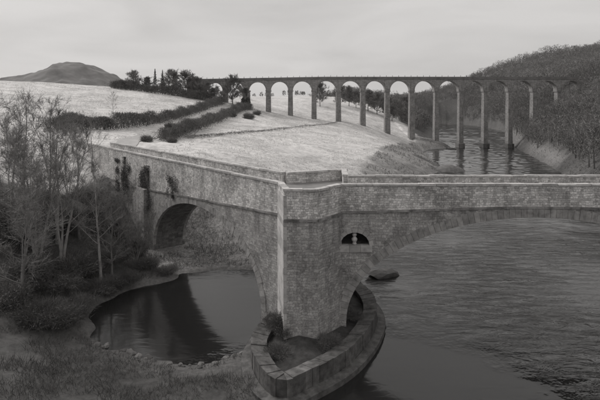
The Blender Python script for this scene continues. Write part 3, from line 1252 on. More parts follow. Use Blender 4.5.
for a_, b__ in ((xe0, 12), (12, xe1)):
    mb.quad([(a_, VY0 + 0.3, dtop(a_) - 1.0), (b__, VY0 + 0.3, dtop(b__) - 1.0), (b__, VY1 - 0.3, dtop(b__) - 1.0), (a_, VY1 - 0.3, dtop(a_) - 1.0)])
vpart(mb, 'track_bed', M['road'])
# abutment walls beyond the last piers
for (xa, xb) in ((xe0, pier_x[0]), (pier_x[-1], xe1)):
    mb = MB()
    mb.quad([(xa, VY0, 10), (xb, VY0, 10), (xb, VY0, dtop(xb) - 1.14), (xa, VY0, dtop(xa) - 1.14)])
    mb.quad([(xa, VY1, 10), (xa, VY1, dtop(xa) - 1.14), (xb, VY1, dtop(xb) - 1.14), (xb, VY1, 10)])
    vpart(mb, 'abutment', M['viaduct'])
# low railing posts along the parapet
pm = None
x = pier_x[0] - 5
while x < pier_x[-1] + 20:
    if pm is None:
        mb = MB()
        boxm(mb, -0.09, 0.09, -0.09, 0.09, 0.0, 0.75)
        o = mb.build('railing_post', M['iron'], viad)
        pm = o.data
    else:
        o = bpy.data.objects.new('railing_post', pm)
        col.objects.link(o)
        o.parent = viad
    o.location = (x - VO[0], VY0 + 0.2 - VO[1], dtop(x) - 0.01)
    x += 3.3

# ------------------------------------------------------------------ vegetation builders


def unit(a):
    return a / np.maximum(np.linalg.norm(a, axis=-1, keepdims=True), 1e-9)


def slivers(rs, pos, dirs, length, width):
    """thin triangles: base at pos, tip at pos + dir * length"""
    n = len(pos)
    side = unit(np.cross(dirs, rs.normal(size=(n, 3))))
    w_ = (np.ones(n) * width)[:, None] if np.isscalar(width) else width[:, None]
    l_ = (np.ones(n) * length)[:, None] if np.isscalar(length) else length[:, None]
    Vv = np.empty((n, 3, 3))
    Vv[:, 0] = pos - side * w_ * 0.5
    Vv[:, 1] = pos + side * w_ * 0.5
    Vv[:, 2] = pos + dirs * l_
    return Vv.reshape(-1, 3), np.arange(n * 3).reshape(-1, 3)


def leaves(rs, pos, size):
    """small rhombic leaves, two triangles each, randomly turned"""
    n = len(pos)
    a = unit(rs.normal(size=(n, 3)))
    b_ = unit(np.cross(a, rs.normal(size=(n, 3))))
    sz = (size * rs.uniform(0.6, 1.3, n))[:, None]
    Vv = np.empty((n, 4, 3))
    Vv[:, 0] = pos - a * sz
    Vv[:, 1] = pos + b_ * sz * 0.6
    Vv[:, 2] = pos + a * sz
    Vv[:, 3] = pos - b_ * sz * 0.6
    k = np.arange(n)[:, None] * 4
    T_ = np.concatenate([k + np.array([0, 1, 2]), k + np.array([0, 2, 3])])
    return Vv.reshape(-1, 3), T_


def cat(parts):
    Vs, Ts, o = [], [], 0
    for v_, t_ in parts:
        if len(v_) == 0:
            continue
        Vs.append(v_)
        Ts.append(np.asarray(t_) + o)
        o += len(v_)
    return np.concatenate(Vs), np.concatenate(Ts)


def tube(path, rad, sides):
    path = np.asarray(path, float)
    n = len(path)
    tan = np.gradient(path, axis=0)
    tan = unit(tan)
    ref = np.array([0.31, 0.85, 0.42])
    u_ = unit(np.cross(tan, ref))
    v_ = np.cross(tan, u_)
    ang = np.arange(sides) * 2 * math.pi / sides
    ring = (u_[:, None] * np.cos(ang)[None, :, None] + v_[:, None] * np.sin(ang)[None, :, None]) * np.asarray(rad)[:, None, None] + path[:, None]
    Vv = ring.reshape(-1, 3)
    T_ = []
    for i in range(n - 1):
        for k in range(sides):
            a = i * sides + k
            b_ = i * sides + (k + 1) % sides
            T_.append((a, b_, b_ + sides))
            T_.append((a, b_ + sides, a + sides))
    return Vv, np.array(T_)


def bare_tree(seed, H, r0, cb=0.25, spread=0.32, n1=16, n2=7, n3=9, tl=0.7, tw=0.025, lean=0.0, sides=6, stems=1, rise=0.0, shape='round'):
    """leafless tree: returns (wood, twigs) meshes about its foot"""
    rs = np.random.RandomState(seed)
    wood, tp, td, tlen = [], [], [], []
    for st in range(stems):
        az = rs.uniform(0, 6.28)
        ln = lean + (rs.uniform(0.08, 0.24) if stems > 1 else 0)
        h = H * (1 if st == 0 else rs.uniform(0.6, 0.95))
        tt = np.linspace(0, 1, 9)
        off = np.cumsum(rs.normal(0, 0.012 * h, (9, 2)), 0) * tt[:, None]
        path = np.stack([math.cos(az) * ln * h * tt ** 1.2 + off[:, 0], math.sin(az) * ln * h * tt ** 1.2 + off[:, 1], h * 0.95 * tt - 0.4 * (tt == 0)], 1)
        rr = r0 * (0.8 if stems > 1 else 1) * (1 - 0.88 * tt ** 0.8)
        rr[0] *= 1.35
        wood.append(tube(path, rr, sides))
        for i in range(n1):
            f = cb + (0.97 - cb) * ((i + rs.uniform(0, 0.9)) / n1)
            p0 = np.array([np.interp(f, tt, path[:, k]) for k in range(3)])
            a = i * 2.4 + rs.uniform(-0.5, 0.5)
            q = (f - cb) / (1 - cb)
            prof = {'round': math.sqrt(max(0.06, 1 - (1.7 * q - 0.62) ** 2)), 'birch': 1.05 - 0.85 * q, 'column': 0.8 - 0.35 * q}[shape]
            L = H * spread * prof * rs.uniform(0.75, 1.15)
            el = R(18 + 45 * q + rs.uniform(-12, 14)) + rise
            d0 = np.array([math.cos(a) * math.cos(el), math.sin(a) * math.cos(el), math.sin(el)])
            s5 = np.linspace(0, 1, 5)
            bp_ = p0 + d0 * L * s5[:, None] + np.array([0, 0, 1.0]) * (L * 0.22 * s5 ** 2)[:, None] + np.cumsum(rs.normal(0, 0.03 * L, (5, 3)), 0) * s5[:, None]
            rb_ = max(0.012, float(np.interp(f, tt, rr)) * 0.36)
            wood.append(tube(bp_, rb_ * (1 - 0.8 * s5), 4 if sides > 5 else 3))
            for j in range(n2):
                g_ = rs.uniform(0.25, 1.0)
                q0 = np.array([np.interp(g_, s5, bp_[:, k]) for k in range(3)])
                d1 = unit(d0 + rs.normal(0, 0.6, 3) + np.array([0, 0, 0.3]))
                L2 = L * rs.uniform(0.25, 0.5)
                s3 = np.linspace(0, 1, 3)
                b2 = q0 + d1 * L2 * s3[:, None] + np.array([0, 0, 1.0]) * (L2 * 0.15 * s3 ** 2)[:, None]
                wood.append(tube(b2, max(0.008, rb_ * 0.4) * (1 - 0.7 * s3), 3))
                kk = rs.uniform(0.15, 1.0, n3)
                tp.append(q0 + d1 * L2 * kk[:, None])
                td.append(unit(d1 + rs.normal(0, 0.55, (n3, 3)) + np.array([0, 0, 0.25])))
                tlen.append(tl * rs.uniform(0.4, 1.25, n3))
    tp = np.concatenate(tp)
    td = np.concatenate(td)
    tlen = np.concatenate(tlen)
    a_ = slivers(rs, tp, td, tlen, tw)
    # finer side shoots
    k = rs.randint(0, len(tp), len(tp) * 2)
    sp = tp[k] + td[k] * (tlen[k] * rs.uniform(0.2, 0.9, len(k)))[:, None]
    sd_ = unit(td[k] + rs.normal(0, 0.6, (len(k), 3)))
    b_ = slivers(rs, sp, sd_, tlen[k] * 0.5, tw * 0.7)
    return cat(wood), cat([a_, b_])


def conifer(seed, H, w_):
    rs = np.random.RandomState(seed)
    wood = tube(np.array([[0, 0, -0.3], [0.05, 0, H * 0.5], [0, 0, H]]), [0.2, 0.12, 0.02], 5)
    n = 1400
    q = rs.uniform(0.08, 1, n) ** 0.8
    a = rs.uniform(0, 6.28, n)
    rr = w_ * (1.02 - q) * rs.uniform(0.1, 1.0, n) * (0.8 + 0.3 * np.sin(q * 60))
    pos = np.stack([np.cos(a) * rr, np.sin(a) * rr, q * H], 1)
    d_ = unit(np.stack([np.cos(a), np.sin(a), rs.normal(-0.15, 0.3, n)], 1))
    return wood, slivers(rs, pos, d_, 0.75 * (1.2 - q), 0.22)


def bush(seed, rx, h, n=2500, leafy=0.5, tl=0.5, tw=0.03, ls=0.09):
    """dense shrub: stems fanning from the foot, twigs and a few leaves in lumps"""
    rs = np.random.RandomState(seed)
    wood = []
    lumps = []
    for i in range(9):
        a = i * 2.4 + rs.uniform(-0.4, 0.4)
        o = rs.uniform(0.25, 1.0)
        tip = np.array([math.cos(a) * rx * o, math.sin(a) * rx * o, h * (1.05 - 0.55 * o * o) * rs.uniform(0.75, 1.0)])
        s4 = np.linspace(0, 1, 4)
        p = np.stack([tip[0] * s4 ** 1.3, tip[1] * s4 ** 1.3, tip[2] * s4 - 0.25 * (s4 == 0)], 1)
        wood.append(tube(p, 0.05 * (1 - 0.7 * s4), 4))
        lumps.append(tip * np.array([0.8, 0.8, 0.78]))
    lumps = np.array(lumps)
    k = rs.randint(0, len(lumps), n)
    pos = lumps[k] * rs.uniform(0.55, 1.0, n)[:, None] + rs.normal(0, 1, (n, 3)) * np.array([rx, rx, h]) * 0.17
    pos[:, 2] = np.abs(pos[:, 2])
    d_ = unit(unit(pos - np.array([0, 0, h * 0.2])) + rs.normal(0, 0.6, (n, 3)) + np.array([0, 0, 0.4]))
    parts = [slivers(rs, pos, d_, tl * rs.uniform(0.4, 1.2, n), tw)]
    nl = int(n * leafy)
    if nl:
        k = rs.randint(0, n, nl)
        parts.append(leaves(rs, pos[k] + rs.normal(0, 0.08, (nl, 3)), ls))
    return cat(wood), cat(parts)


class Proto:
    """meshes of one kind of plant, shared between its individuals"""

    def __init__(s, wood, crown, wm, cm, wname='trunk', cname='crown'):
        s.w = np_mesh(wname, wood[0], wood[1], wm, None, True)
        s.c = np_mesh(cname, crown[0], crown[1], cm)
        s.wname, s.cname = wname, cname
        s.first = True
        s.h = float(max(crown[0][:, 2].max(), wood[0][:, 2].max()))

    def place(s, name, loc, rz, sc, label, cat_, group=None):
        root = empty(name, loc, rz)
        root.scale = sc if not np.isscalar(sc) else (sc, sc, sc)
        tag(root, label, cat_, group)
        for src, nm in ((s.w, s.wname), (s.c, s.cname)):
            if s.first:
                o = src
            else:
                o = src.copy()
                col.objects.link(o)
            o.parent = root
        s.first = False
        return root


# ------------------------------------------------------------------ far hill and track
rs0 = np.random.RandomState(1)
prof_u = np.array([-160, -100, -40, 0, 20, 40, 55, 63, 70, 80, 92, 98, 110, 122, 140, 175, 220])
prof_v = np.array([96, 88, 82, 79, 77.5, 73, 69, 65, 62.5, 63, 66, 69.5, 75, 81, 88, 96, 101])
HYc = 2500.0
hx_ = np.linspace(GX(-160, HYc), GX(220, HYc), 300)
hy_ = np.linspace(HYc - 900, HYc + 900, 120)
HX, HY = np.meshgrid(hx_, hy_)
top = CAM_H - (np.interp(HX / HYc * F + 300, prof_u, prof_v) - HZ) * HYc / F
amp = top - 40
sig = 260 + 0 * HX
hz_ = 30 + (amp + 10) * np.exp(-((HY - HYc) / 420) ** 2) + (vnoise(HX, HY, 90, 3) - 0.5) * 22 + (vnoise(HX, HY, 34, 5) - 0.5) * 14 + (vnoise(HX, HY, 14, 6) - 0.5) * 8 * (vnoise(HX, HY, 120, 7) > 0.5)
V = np.stack([HX.ravel(), HY.ravel(), hz_.ravel()], 1)
nx_, ny_ = len(hx_), len(hy_)
ii = (np.arange(ny_ - 1)[:, None] * nx_ + np.arange(nx_ - 1)).ravel()
T = np.concatenate([np.stack([ii, ii + 1, ii + nx_ + 1], 1), np.stack([ii, ii + nx_ + 1, ii + nx_], 1)])
tag(np_mesh('hill', V, T, M['hill'], None, True), kind='structure')


def drape_path(pts, n):
    p = np.array(pts, float)
    t = np.linspace(0, len(p) - 1, n)
    x = np.interp(t, np.arange(len(p)), p[:, 0])
    y = np.interp(t, np.arange(len(p)), p[:, 1])
    return x, y


HEDGE_A = [(-31.5, 106), (-31, 130), (-30, 165), (-29, 200), (-28.5, 226), (-26, 240)]
HEDGE_B = [(-56, 104), (-48, 114), (-44, 135), (-42, 165), (-41, 200), (-40, 238)]
tx, ty = drape_path([(-34, 88), (-37, 100), (-37, 130), (-36, 165), (-35, 200), (-34, 244)], 90)
tv, tf = [], []
for i in range(90):
    for k, o in enumerate((-2.3, -0.8, 0.8, 2.3)):
        tv.append((tx[i] + o, ty[i]))
tv = np.array(tv)
zz = terrain(tv[:, 0], tv[:, 1]) + 0.12
for i in range(89):
    for k in range(3):
        a = i * 4 + k
        tf.append((a, a + 1, a + 5))
        tf.append((a, a + 5, a + 4))
tag(np_mesh('track', np.column_stack([tv, zz]), np.array(tf), M['track'], None, True), kind='structure')

# ------------------------------------------------------------------ hedges


def hedge(pts, w_, h, n, label, seed, tl=0.8, tw=0.11, name='hedge'):
    rs = np.random.RandomState(seed)
    x, y = drape_path(pts, 400)
    k = rs.randint(0, 399, n)
    f = rs.uniform(0, 1, n)
    px = x[k] * (1 - f) + x[k + 1] * f
    py = y[k] * (1 - f) + y[k + 1] * f
    hh = h * (0.3 + 0.75 * vnoise(px * 1.0, py, 7.0, seed) + 0.55 * vnoise(px, py, 2.3, seed + 1))
    q = rs.uniform(0, 1, n) ** 0.75
    off = rs.normal(0, 0.36, n) * w_ * (1.05 - 0.5 * q)
    X, Y_ = px + off, py + rs.normal(0, 0.4, n)
    Z = terrain(X, Y_, False) + q * hh * 0.9
    base = Vector((float(x.mean()), float(y.mean()), float(terrain([x.mean()], [y.mean()])[0])))
    pos = np.stack([X - base.x, Y_ - base.y, Z - base.z], 1)
    d_ = unit(rs.normal(0, 0.7, (n, 3)) + np.array([0, 0, 0.7]))
    v_, t_ = slivers(rs, pos, d_, tl * rs.uniform(0.5, 1.3, n), tw)
    # stems
    ns = max(20, n // 160)
    k = rs.randint(0, 399, ns)
    sp = np.stack([x[k] - base.x, y[k] - base.y, terrain(x[k], y[k], False) - base.z - 0.2], 1)
    sd_ = unit(rs.normal(0, 0.15, (ns, 3)) + np.array([0, 0, 1.0]))
    sv, st = slivers(rs, sp, sd_, h * 0.8, 0.22)
    v_, t_ = cat([(v_, t_), (sv, st)])
    e_ = np_mesh(name, v_, t_, M['hedge'])
    e_.location = base
    tag(e_, label, 'hedge')
    return e_


hedge(HEDGE_A, 3.2, 3.6, 34000, 'thick winter hedge on the viaduct side of the farm track', 21)
hedge(HEDGE_B, 3.4, 3.4, 34000, 'long winter hedge on the far left side of the farm track', 22)


def ground_at(u, v, Y0=66.0):
    """march along the sight line of a pixel until it meets the ground"""
    Yv = np.arange(Y0, 300, 0.5)
    hit = terrain(GX(u, Yv), Yv, False) >= CAM_H - (v - HZ) * Yv / F
    k_ = int(np.argmax(hit)) if hit.any() else len(Yv) - 1
    return (GX(u, Yv[k_]), float(Yv[k_]))


hedge([ground_at(*q) for q in ((187, 139), (215, 136.5), (240, 134), (265, 131.5), (290, 129), (315, 126), (338, 122))], 0.7, 0.75, 6000, 'low thin hedge crossing the pale pasture below the viaduct', 23, 0.4, 0.07)
hedge([(-97, 241), (-88, 242), (-70, 241), (-56, 240), (-46, 239)], 6, 5.0, 17000, 'dark overgrown hedge along the top of the upper field', 24, 1.2, 0.2)

# ------------------------------------------------------------------ trees on the crest and about the viaduct
fr1 = Proto(*bare_tree(101, 13, 0.32, 0.12, 0.40, 30, 9, 12, 1.5, 0.16, sides=5, rise=0.15), M['bark'], M['twigfar'])
fr2 = Proto(*bare_tree(102, 13, 0.30, 0.16, 0.36, 30, 9, 12, 1.5, 0.16, sides=5, rise=0.3), M['bark'], M['twigfar'])
fr3 = Proto(*bare_tree(103, 13, 0.28, 0.1, 0.46, 30, 9, 12, 1.5, 0.16, sides=5, rise=0.2), M['bark'], M['twigfar'])
cf = Proto(*conifer(104, 13, 2.2), M['bark'], M['conifer'])


def top_tree(pr, u, vtop, Y, label, cat_='tree', name='bare_tree', group=None, rz=0.0, wid=1.0, base=None, H0=13.0):
    """a tree whose crown top reaches image row vtop when it stands on the ground at distance Y"""
    X = GX(u, Y)
    zb = tz(X, Y) if base is None else base
    zt = CAM_H - (vtop - HZ) * Y / F
    s = max(0.2, (zt - zb) / pr.h)
    return pr.place(name, (X, Y, zb), rz, (s * wid, s * wid, s), label, cat_, group)


crest = 'bare trees along the crest hedge'
for args in [
    (fr3, 114, 81, 244, 'smallest bare tree at the far left end of the crest tree row', 0.3, 1.2),
    (fr1, 133.5, 68.5, 245, 'round bare tree standing alone at the left of the crest row', 1.0, 1.0),
    (fr2, 147, 75, 244, 'short bare tree on the crest, left of the pointed conifers', 2.0, 1.0),
    (fr1, 172, 67, 243, 'full bare tree on the crest just right of the pointed conifers', 3.1, 1.0),
    (fr3, 185.5, 68.5, 245, 'widest bare tree of the crest row, beside the viaduct end', 4.4, 0.9),
    (fr3, 207, 79, 240, 'squat bare tree hiding the first pier of the viaduct', 2.8, 1.0),
    (fr2, 196.5, 74, 243, 'low bare tree against the left end of the viaduct', 5.2, 1.2),
]:
    top_tree(args[0], args[1], args[2], args[3], args[4], group=crest, rz=args[5], wid=args[6] * 1.35)
top_tree(cf, 155, 68.5, 242, 'pointed dark conifer on the crest, left one of the pair', 'tree', 'conifer_tree', 'conifers on the crest')
top_tree(cf, 162.5, 69.5, 242, 'pointed dark conifer on the crest, right one of the pair', 'tree', 'conifer_tree', 'conifers on the crest', 1.0, 0.9)
top_tree(fr1, 232.5, 72, 241, 'tall bare tree rising in front of the viaduct above its parapet', rz=2.2, wid=1.0)
top_tree(fr2, 213, 86, 236, 'dark bare tree at the foot of the leftmost viaduct arch', rz=0.7, wid=1.3)
top_tree(fr3, 222, 90, 232, 'bushy bare tree where the track meets the viaduct', rz=4.0, wid=1.2)
behind = 'bare trees seen through the viaduct arches'
for (pr, u, vt, Y, lab, rz, wd) in [
    (fr1, 240, 84, 300, 'bare tree seen through the arch left of the ivy-clad pier', 0.5, 0.9),
    (fr2, 217, 85, 310, 'bare tree filling the small leftmost open arch', 1.5, 1.1),
    (fr3, 320, 79.5, 300, 'bare tree filling the left half of the arch beside the gap of sky', 2.5, 0.9),
    (fr1, 340, 81.5, 315, 'bare tree half hidden behind a viaduct pier at the pasture top', 3.5, 0.9),
    (fr2, 349, 83.5, 322, 'bare tree in the middle of the second arch with trees', 4.5, 0.9),
    (fr3, 356, 89, 318, 'low bare tree beside a field gap under the arches', 5.5, 1.0),
    (fr1, 368, 88, 312, 'dark round tree at the left of the arch above the pasture slope', 0.2, 1.1),
    (fr3, 377, 90, 308, 'dark spreading tree in the middle of the arch above the pasture slope', 1.2, 1.0),
    (fr2, 386, 94, 312, 'dark tree half hidden by the pier where the slope steepens', 2.2, 1.2),
    (fr3, 396, 97, 320, 'tree on the river bank seen through the arch nearest the bend', 3.2, 1.1),
    (fr1, 405, 94, 335, 'tall tree by the river bend beyond the viaduct', 4.2, 1.0),
    (fr2, 392, 103, 300, 'small tree at the bottom of the pasture beyond the piers', 5.2, 1.2),
]:
    top_tree(pr, u, vt, Y, lab, group=behind, rz=rz, wid=wd * 1.2)

# bushes about the pasture
pb = Proto(*bush(201, 1.9, 1.7, 1300, 0.2, 0.9, 0.1), M['bark'], M['hedge'], 'stems', 'foliage')
for (u, v, Z_, s, lab) in [
    (233, 117, None, 0.9, 'small dark bush on the pasture, left of three near the viaduct'),
    (249, 119, None, 1.2, 'dark bush below the ivy-clad pier of the viaduct'),
    (257, 115, None, 0.9, 'dark bush right of the ivy-clad viaduct pier'),
    (172, 131, None, 1.5, 'dark bush at the near end of the thick track hedge'),
    (147, 142, None, 1.0, 'round dark bush on the verge behind the bridge approach'),
    (172, 143, None, 0.8, 'low dark bush beside the track just beyond the bridge'),
]:
    # march along the sight line until it meets the ground
    Yv = 70.0
    while Yv < 300:
        x_ = GX(u, Yv)
        if tz(x_, Yv) >= CAM_H - (v - HZ) * Yv / F:
            break
        Yv += 1.5
    pb.place('bush', (GX(u, Yv), Yv, tz(GX(u, Yv), Yv)), u * 1.3, s * max(0.8, Yv / 170), lab, 'bush', 'bushes dotted about the pasture')

# ivy clothing the wide viaduct pier and the old bridge


def ivy(face_pts, n, size, label, seed, depth=0.3, name='ivy'):
    """leaves over a wall rectangle list: (origin, along, up, normal, length, height)"""
    rs = np.random.RandomState(seed)
    P_ = []
    for (o, e, nr, L, h0, h1) in face_pts:
        k = int(n * L / sum(f[3] for f in face_pts))
        nb_ = int(7 + L * 1.5)
        ca = rs.uniform(0.12, 0.88, nb_) * L
        cb_ = rs.uniform(0.05, 0.95, nb_) ** 1.2
        wa = rs.uniform(0.1, 0.75, nb_)
        wb_ = rs.uniform(0.03, 0.13, nb_)
        j_ = rs.randint(0, nb_, k)
        a = ca[j_] + rs.normal(0, 1, k) * wa[j_]
        b_ = np.clip(cb_[j_] + rs.normal(0, 1, k) * wb_[j_], 0, 1.02)
        P_.append(np.array(o) + a[:, None] * np.array(e) + np.array([0, 0, 1.0]) * (h0 + b_ * (h1 - h0))[:, None] + np.array(nr) * (np.abs(rs.normal(0.05, depth * 0.6, len(a))))[:, None])
    pos = np.concatenate(P_)
    base = Vector((float(pos[:, 0].mean()), float(pos[:, 1].mean()), float(pos[:, 2].min())))
    v_, t_ = leaves(rs, pos - np.array(base), size)
    o = np_mesh(name, v_, t_, M['ivy'])
    o.location = base
    tag(o, label, 'ivy')
    return o


x246 = pier_x[2]
zb246 = tz(x246, 245)
ivy([((x246 - 2.6, VY0 - 0.3, 0), (1, 0, 0), (0, -1, 0), 5.2, zb246 - 0.5, 31.5)], 2600, 0.35, 'dark ivy clothing the widest viaduct pier', 31, 0.6)
le = (LD.x, LD.y, 0)
ln_ = (-0.777, -0.63, 0)


def wl_(s):
    p = FL.p(s, 0, 0)
    return (p[0], p[1], 0)


ivy([(wl_(29.5), le, ln_, 5.0, 4.0, 12.0)], 9000, 0.075, 'dark ivy streaming down the buttress left of the small arch', 32, 0.35)
ivy([(wl_(37), le, ln_, 8, 6.0, 12.5)], 8000, 0.08, 'ragged ivy on the approach wall behind the birches', 33, 0.35)
ivy([(wl_(21.5), le, ln_, 3.0, 8.6, 11.8)], 1500, 0.07, 'small ivy patch above the crown of the small arch', 34, 0.2)

# ------------------------------------------------------------------ near thicket on the left bank
nb1 = Proto(*bare_tree(301, 14, 0.17, 0.3, 0.24, 17, 6, 9, 0.75, 0.022, shape='birch', stems=1, rise=0.25), M['palebark'], M['twig'])
nb2 = Proto(*bare_tree(302, 13, 0.17, 0.3, 0.24, 13, 6, 9, 0.75, 0.022, shape='birch', stems=3, rise=0.3), M['palebark'], M['twig'])
nb3 = Proto(*bare_tree(303, 13, 0.16, 0.15, 0.30, 22, 7, 10, 0.8, 0.024, shape='round', stems=1, rise=0.1), M['bark'], M['twig'])
nb4 = Proto(*bare_tree(304, 11, 0.09, 0.15, 0.26, 13, 6, 9, 0.7, 0.022, shape='column', stems=4, rise=0.2), M['bark'], M['twig'])


def near_tree(pr, u, vtop, Y, lab, rz, wid=1.0, H0=13.5, name='bare_tree', cat_='tree', grp='bare trees of the left bank thicket'):
    return top_tree(pr, u, vtop, Y, lab, cat_, name, grp, rz, wid, None, H0)


top_tree(nb3, 113, 90, 150, 'pale lone bare tree standing in the upper pasture', rz=1.1, wid=1.0)

BIR = 'pale birches on the left bank'
near_tree(nb2, 62, 100, 49, 'many-stemmed pale birch fanning up in front of the approach wall', 0.4, 1.0, 13, 'birch_tree', grp=BIR)
near_tree(nb1, 57, 96, 52, 'straight slender pale birch just behind the many-stemmed one', 1.4, 1.0, 14, 'birch_tree', grp=BIR)
near_tree(nb1, 101, 150, 50, 'short leaning pale birch nearest the small arch', 2.6, 1.1, 14, 'birch_tree', grp=BIR)
near_tree(nb2, 38, 108, 46, 'pale birch clump low down at the left of the thicket', 3.3, 1.0, 13, 'birch_tree', grp=BIR)
near_tree(nb1, 79, 118, 55, 'thin pale birch against the approach wall right of the clump', 4.1, 0.9, 14, 'birch_tree', grp=BIR)
near_tree(nb3, 24, 84, 56, 'tall dark bare tree at the left of the thicket, crown against the field', 0.9, 1.0)
near_tree(nb3, 50, 90, 60, 'twiggy dark tree whose crown rises over the upper pasture', 2.1, 1.0)
near_tree(nb4, 8, 92, 50, 'dark many-stemmed tree at the far left edge', 3.0, 1.2)
near_tree(nb4, 68, 108, 62, 'twiggy tree behind the birches beside the approach wall', 4.6, 0.9)
near_tree(nb3, 92, 112, 82, 'bare tree beyond the bridge approach, crown over the hedge end', 3.9, 1.0)
near_tree(nb4, 73, 108, 88, 'bare thorn tree beyond the far parapet at the left', 0.1, 1.3)
near_tree(nb4, 20, 150, 41, 'tangled dark tree at the left edge, lower than the rest', 2.9, 1.4)
near_tree(nb3, -12, 88, 52, 'dark bare tree cut by the left edge of the picture', 1.9, 1.1)
near_tree(nb4, 118, 170, 58, 'dark straggling sapling at the foot of the buttress', 0.6, 1.1)
near_tree(nb3, 112, 186, 52, 'small twiggy tree on the bank before the buttress', 5.3, 1.2)
near_tree(nb4, 136, 205, 56, 'small straggling thorn at the left foot of the small arch', 1.3, 1.3)
near_tree(nb4, 30, 118, 66, 'dark slender tree behind the tall left tree', 5.6, 1.2)

sh1 = Proto(*bush(401, 1.7, 1.8, 4200, 0.9, 0.5, 0.025, 0.06), M['bark'], M['shrub'], 'stems', 'foliage')
sh2 = Proto(*bush(402, 2.2, 1.4, 4200, 0.5, 0.6, 0.025, 0.06), M['bark'], M['shrub'], 'stems', 'foliage')
SHR = 'shrubs on the left bank'
for (pr, u, Y, s, lab, rz) in [
    (sh1, 30, 45, 1.4, 'big dark shrub under the birches at the left', 0.3),
    (sh2, 52, 46, 1.3, 'sprawling dark shrub at the foot of the birch clump', 1.1),
    (sh1, 82, 50, 1.3, 'rounded dark shrub between the birches and the small arch', 2.0),
    (sh2, 104, 54, 1.2, 'bramble mound below the approach wall', 2.9),
    (sh1, 122, 57, 1.2, 'dark shrub at the foot of the ivied buttress', 3.4),
    (sh2, 146, 56, 0.9, 'low shrub on the bank at the left foot of the small arch', 4.0),
    (sh2, 168, 55.5, 0.7, 'small tangled shrub hanging over the pool under the arch', 4.4),
    (sh2, 76, 44, 1.1, 'dark bramble clump above the pool at its left', 5.1),
    (sh1, 14, 41, 1.2, 'dark shrub low in the left corner', 5.8),
    (sh2, 98, 49, 0.9, 'low brambles overhanging the dark end of the pool', 0.8),
    (sh2, 40, 40, 1.2, 'sprawling brambles on the slope above the near shore', 1.6),
    (sh1, 64, 54, 1.6, 'tall dark shrub behind the birch clump', 2.4),
    (sh1, 40, 55, 1.7, 'broad dark shrub filling the gap under the tall left trees', 3.2),
    (sh2, 126, 52, 0.9, 'low brambles on the bank above the middle of the pool', 4.9),
    (sh1, 5, 50, 1.7, 'large dark shrub at the left edge of the thicket', 5.4),
    (sh2, 70, 49, 1.5, 'wide dark shrub right of the birch clump foot', 1.9),
    (sh1, 112, 50, 1.0, 'dark shrub on the bank above the middle of the pool', 2.7),
    (sh2, 58, 40.5, 1.2, 'dark brambles at the left of the pale shore stones', 3.9),
    (sh1, 24, 49, 1.7, 'tall dark shrub between the left trees', 4.7),
    (sh1, 136, 60, 1.1, 'dark shrub hugging the buttress corner', 0.5),
    (sh1, 104, 66, 1.6, 'dark shrub below the ivied approach wall near its left end', 1.2),
    (sh2, 88, 68, 1.6, 'brambles heaped where the approach wall meets the slope', 2.3),
    (sh1, 116, 63, 1.3, 'rounded shrub under the ragged ivy of the approach wall', 3.6),
    (sh1, 95, 60, 1.5, 'dark shrub pressed against the approach wall', 0.2),
]:
    X = GX(u, Y)
    pr.place('shrub', (X, Y, tz(X, Y) - 0.05), rz, s, lab, 'shrub', SHR)
for (pr, x, y, z_, s, lab, rz) in [
    (sh1, -1.75, 38.2, 1.6, 0.85, 'dark shrub growing at the left foot of the pier', 0.4),
    (sh2, 2.4, 36.9, 1.1, 0.6, 'low dark weeds inside the right rim of the starling', 5.6),
    (sh2, -1.9, 35.6, 1.0, 0.6, 'low dark weeds inside the left rim of the starling', 0.9),
    (sh2, 4.6, 41.2, 1.4, 0.55, 'dark weeds between the starling rim and the arch foot', 3.4),
    (sh1, -2.3, 40.2, 1.2, 0.6, 'small dark shrub wedged between pier and small arch', 4.4),
]:
    pr.place('shrub', (x, y, z_), rz, s, lab, 'shrub', 'shrubs rooted on the starling')

# ------------------------------------------------------------------ rough grass and brambles (uncountable)
rs = np.random.RandomState(7)


def in_view0(a, b_):
    u = 300 + a / np.maximum(b_, 1) * F
    return (u > -40) & (u < 640)


def scatter(n, x0, x1, y0, y1, cond, seed):
    r_ = np.random.RandomState(seed)
    x = r_.uniform(x0, x1, n)
    y = r_.uniform(y0, y1, n)
    k = cond(x, y)
    return x[k], y[k]


x, y = scatter(150000, -48, 3, 27, 84, lambda a, b_: (river_sd(a, b_) > 0.7) & (right_of_bank(a, b_) < -1) & (vnoise(a, b_, 1.6, 12) > 0.3), 5)
zt = terrain(x, y)
k = zt > 0.15
x, y, zt = x[k], y[k], zt[k]
# keep grass off the bridge itself
rel = np.stack([x - FL.o.x, y - FL.o.y], 1)
sa = rel @ np.array([LD.x, LD.y])
sb = rel @ np.array([0.777, 0.63])
k = ~((sb > -0.2) & (sb < WL + 0.2) & (sa > 27.5)) & ~((sb > -0.2) & (sb < WL + .2) & (sa > -3) & (sa < 3))
x, y, zt = x[k], y[k], zt[k]
pos = np.stack([x, y, zt - 0.05], 1)
d_ = unit(rs.normal(0, 0.45, (len(x), 3)) + np.array([0.1, -0.05, 0.8]))
v_, t_ = slivers(rs, pos, d_, rs.uniform(0.25, 0.8, len(x)) * (0.5 + vnoise(x, y, 3.0, 14)), 0.035)
tag(np_mesh('rough_grass', v_, t_, M['grass']), 'rank winter grass and brambles covering the left bank', 'grass', kind='stuff')

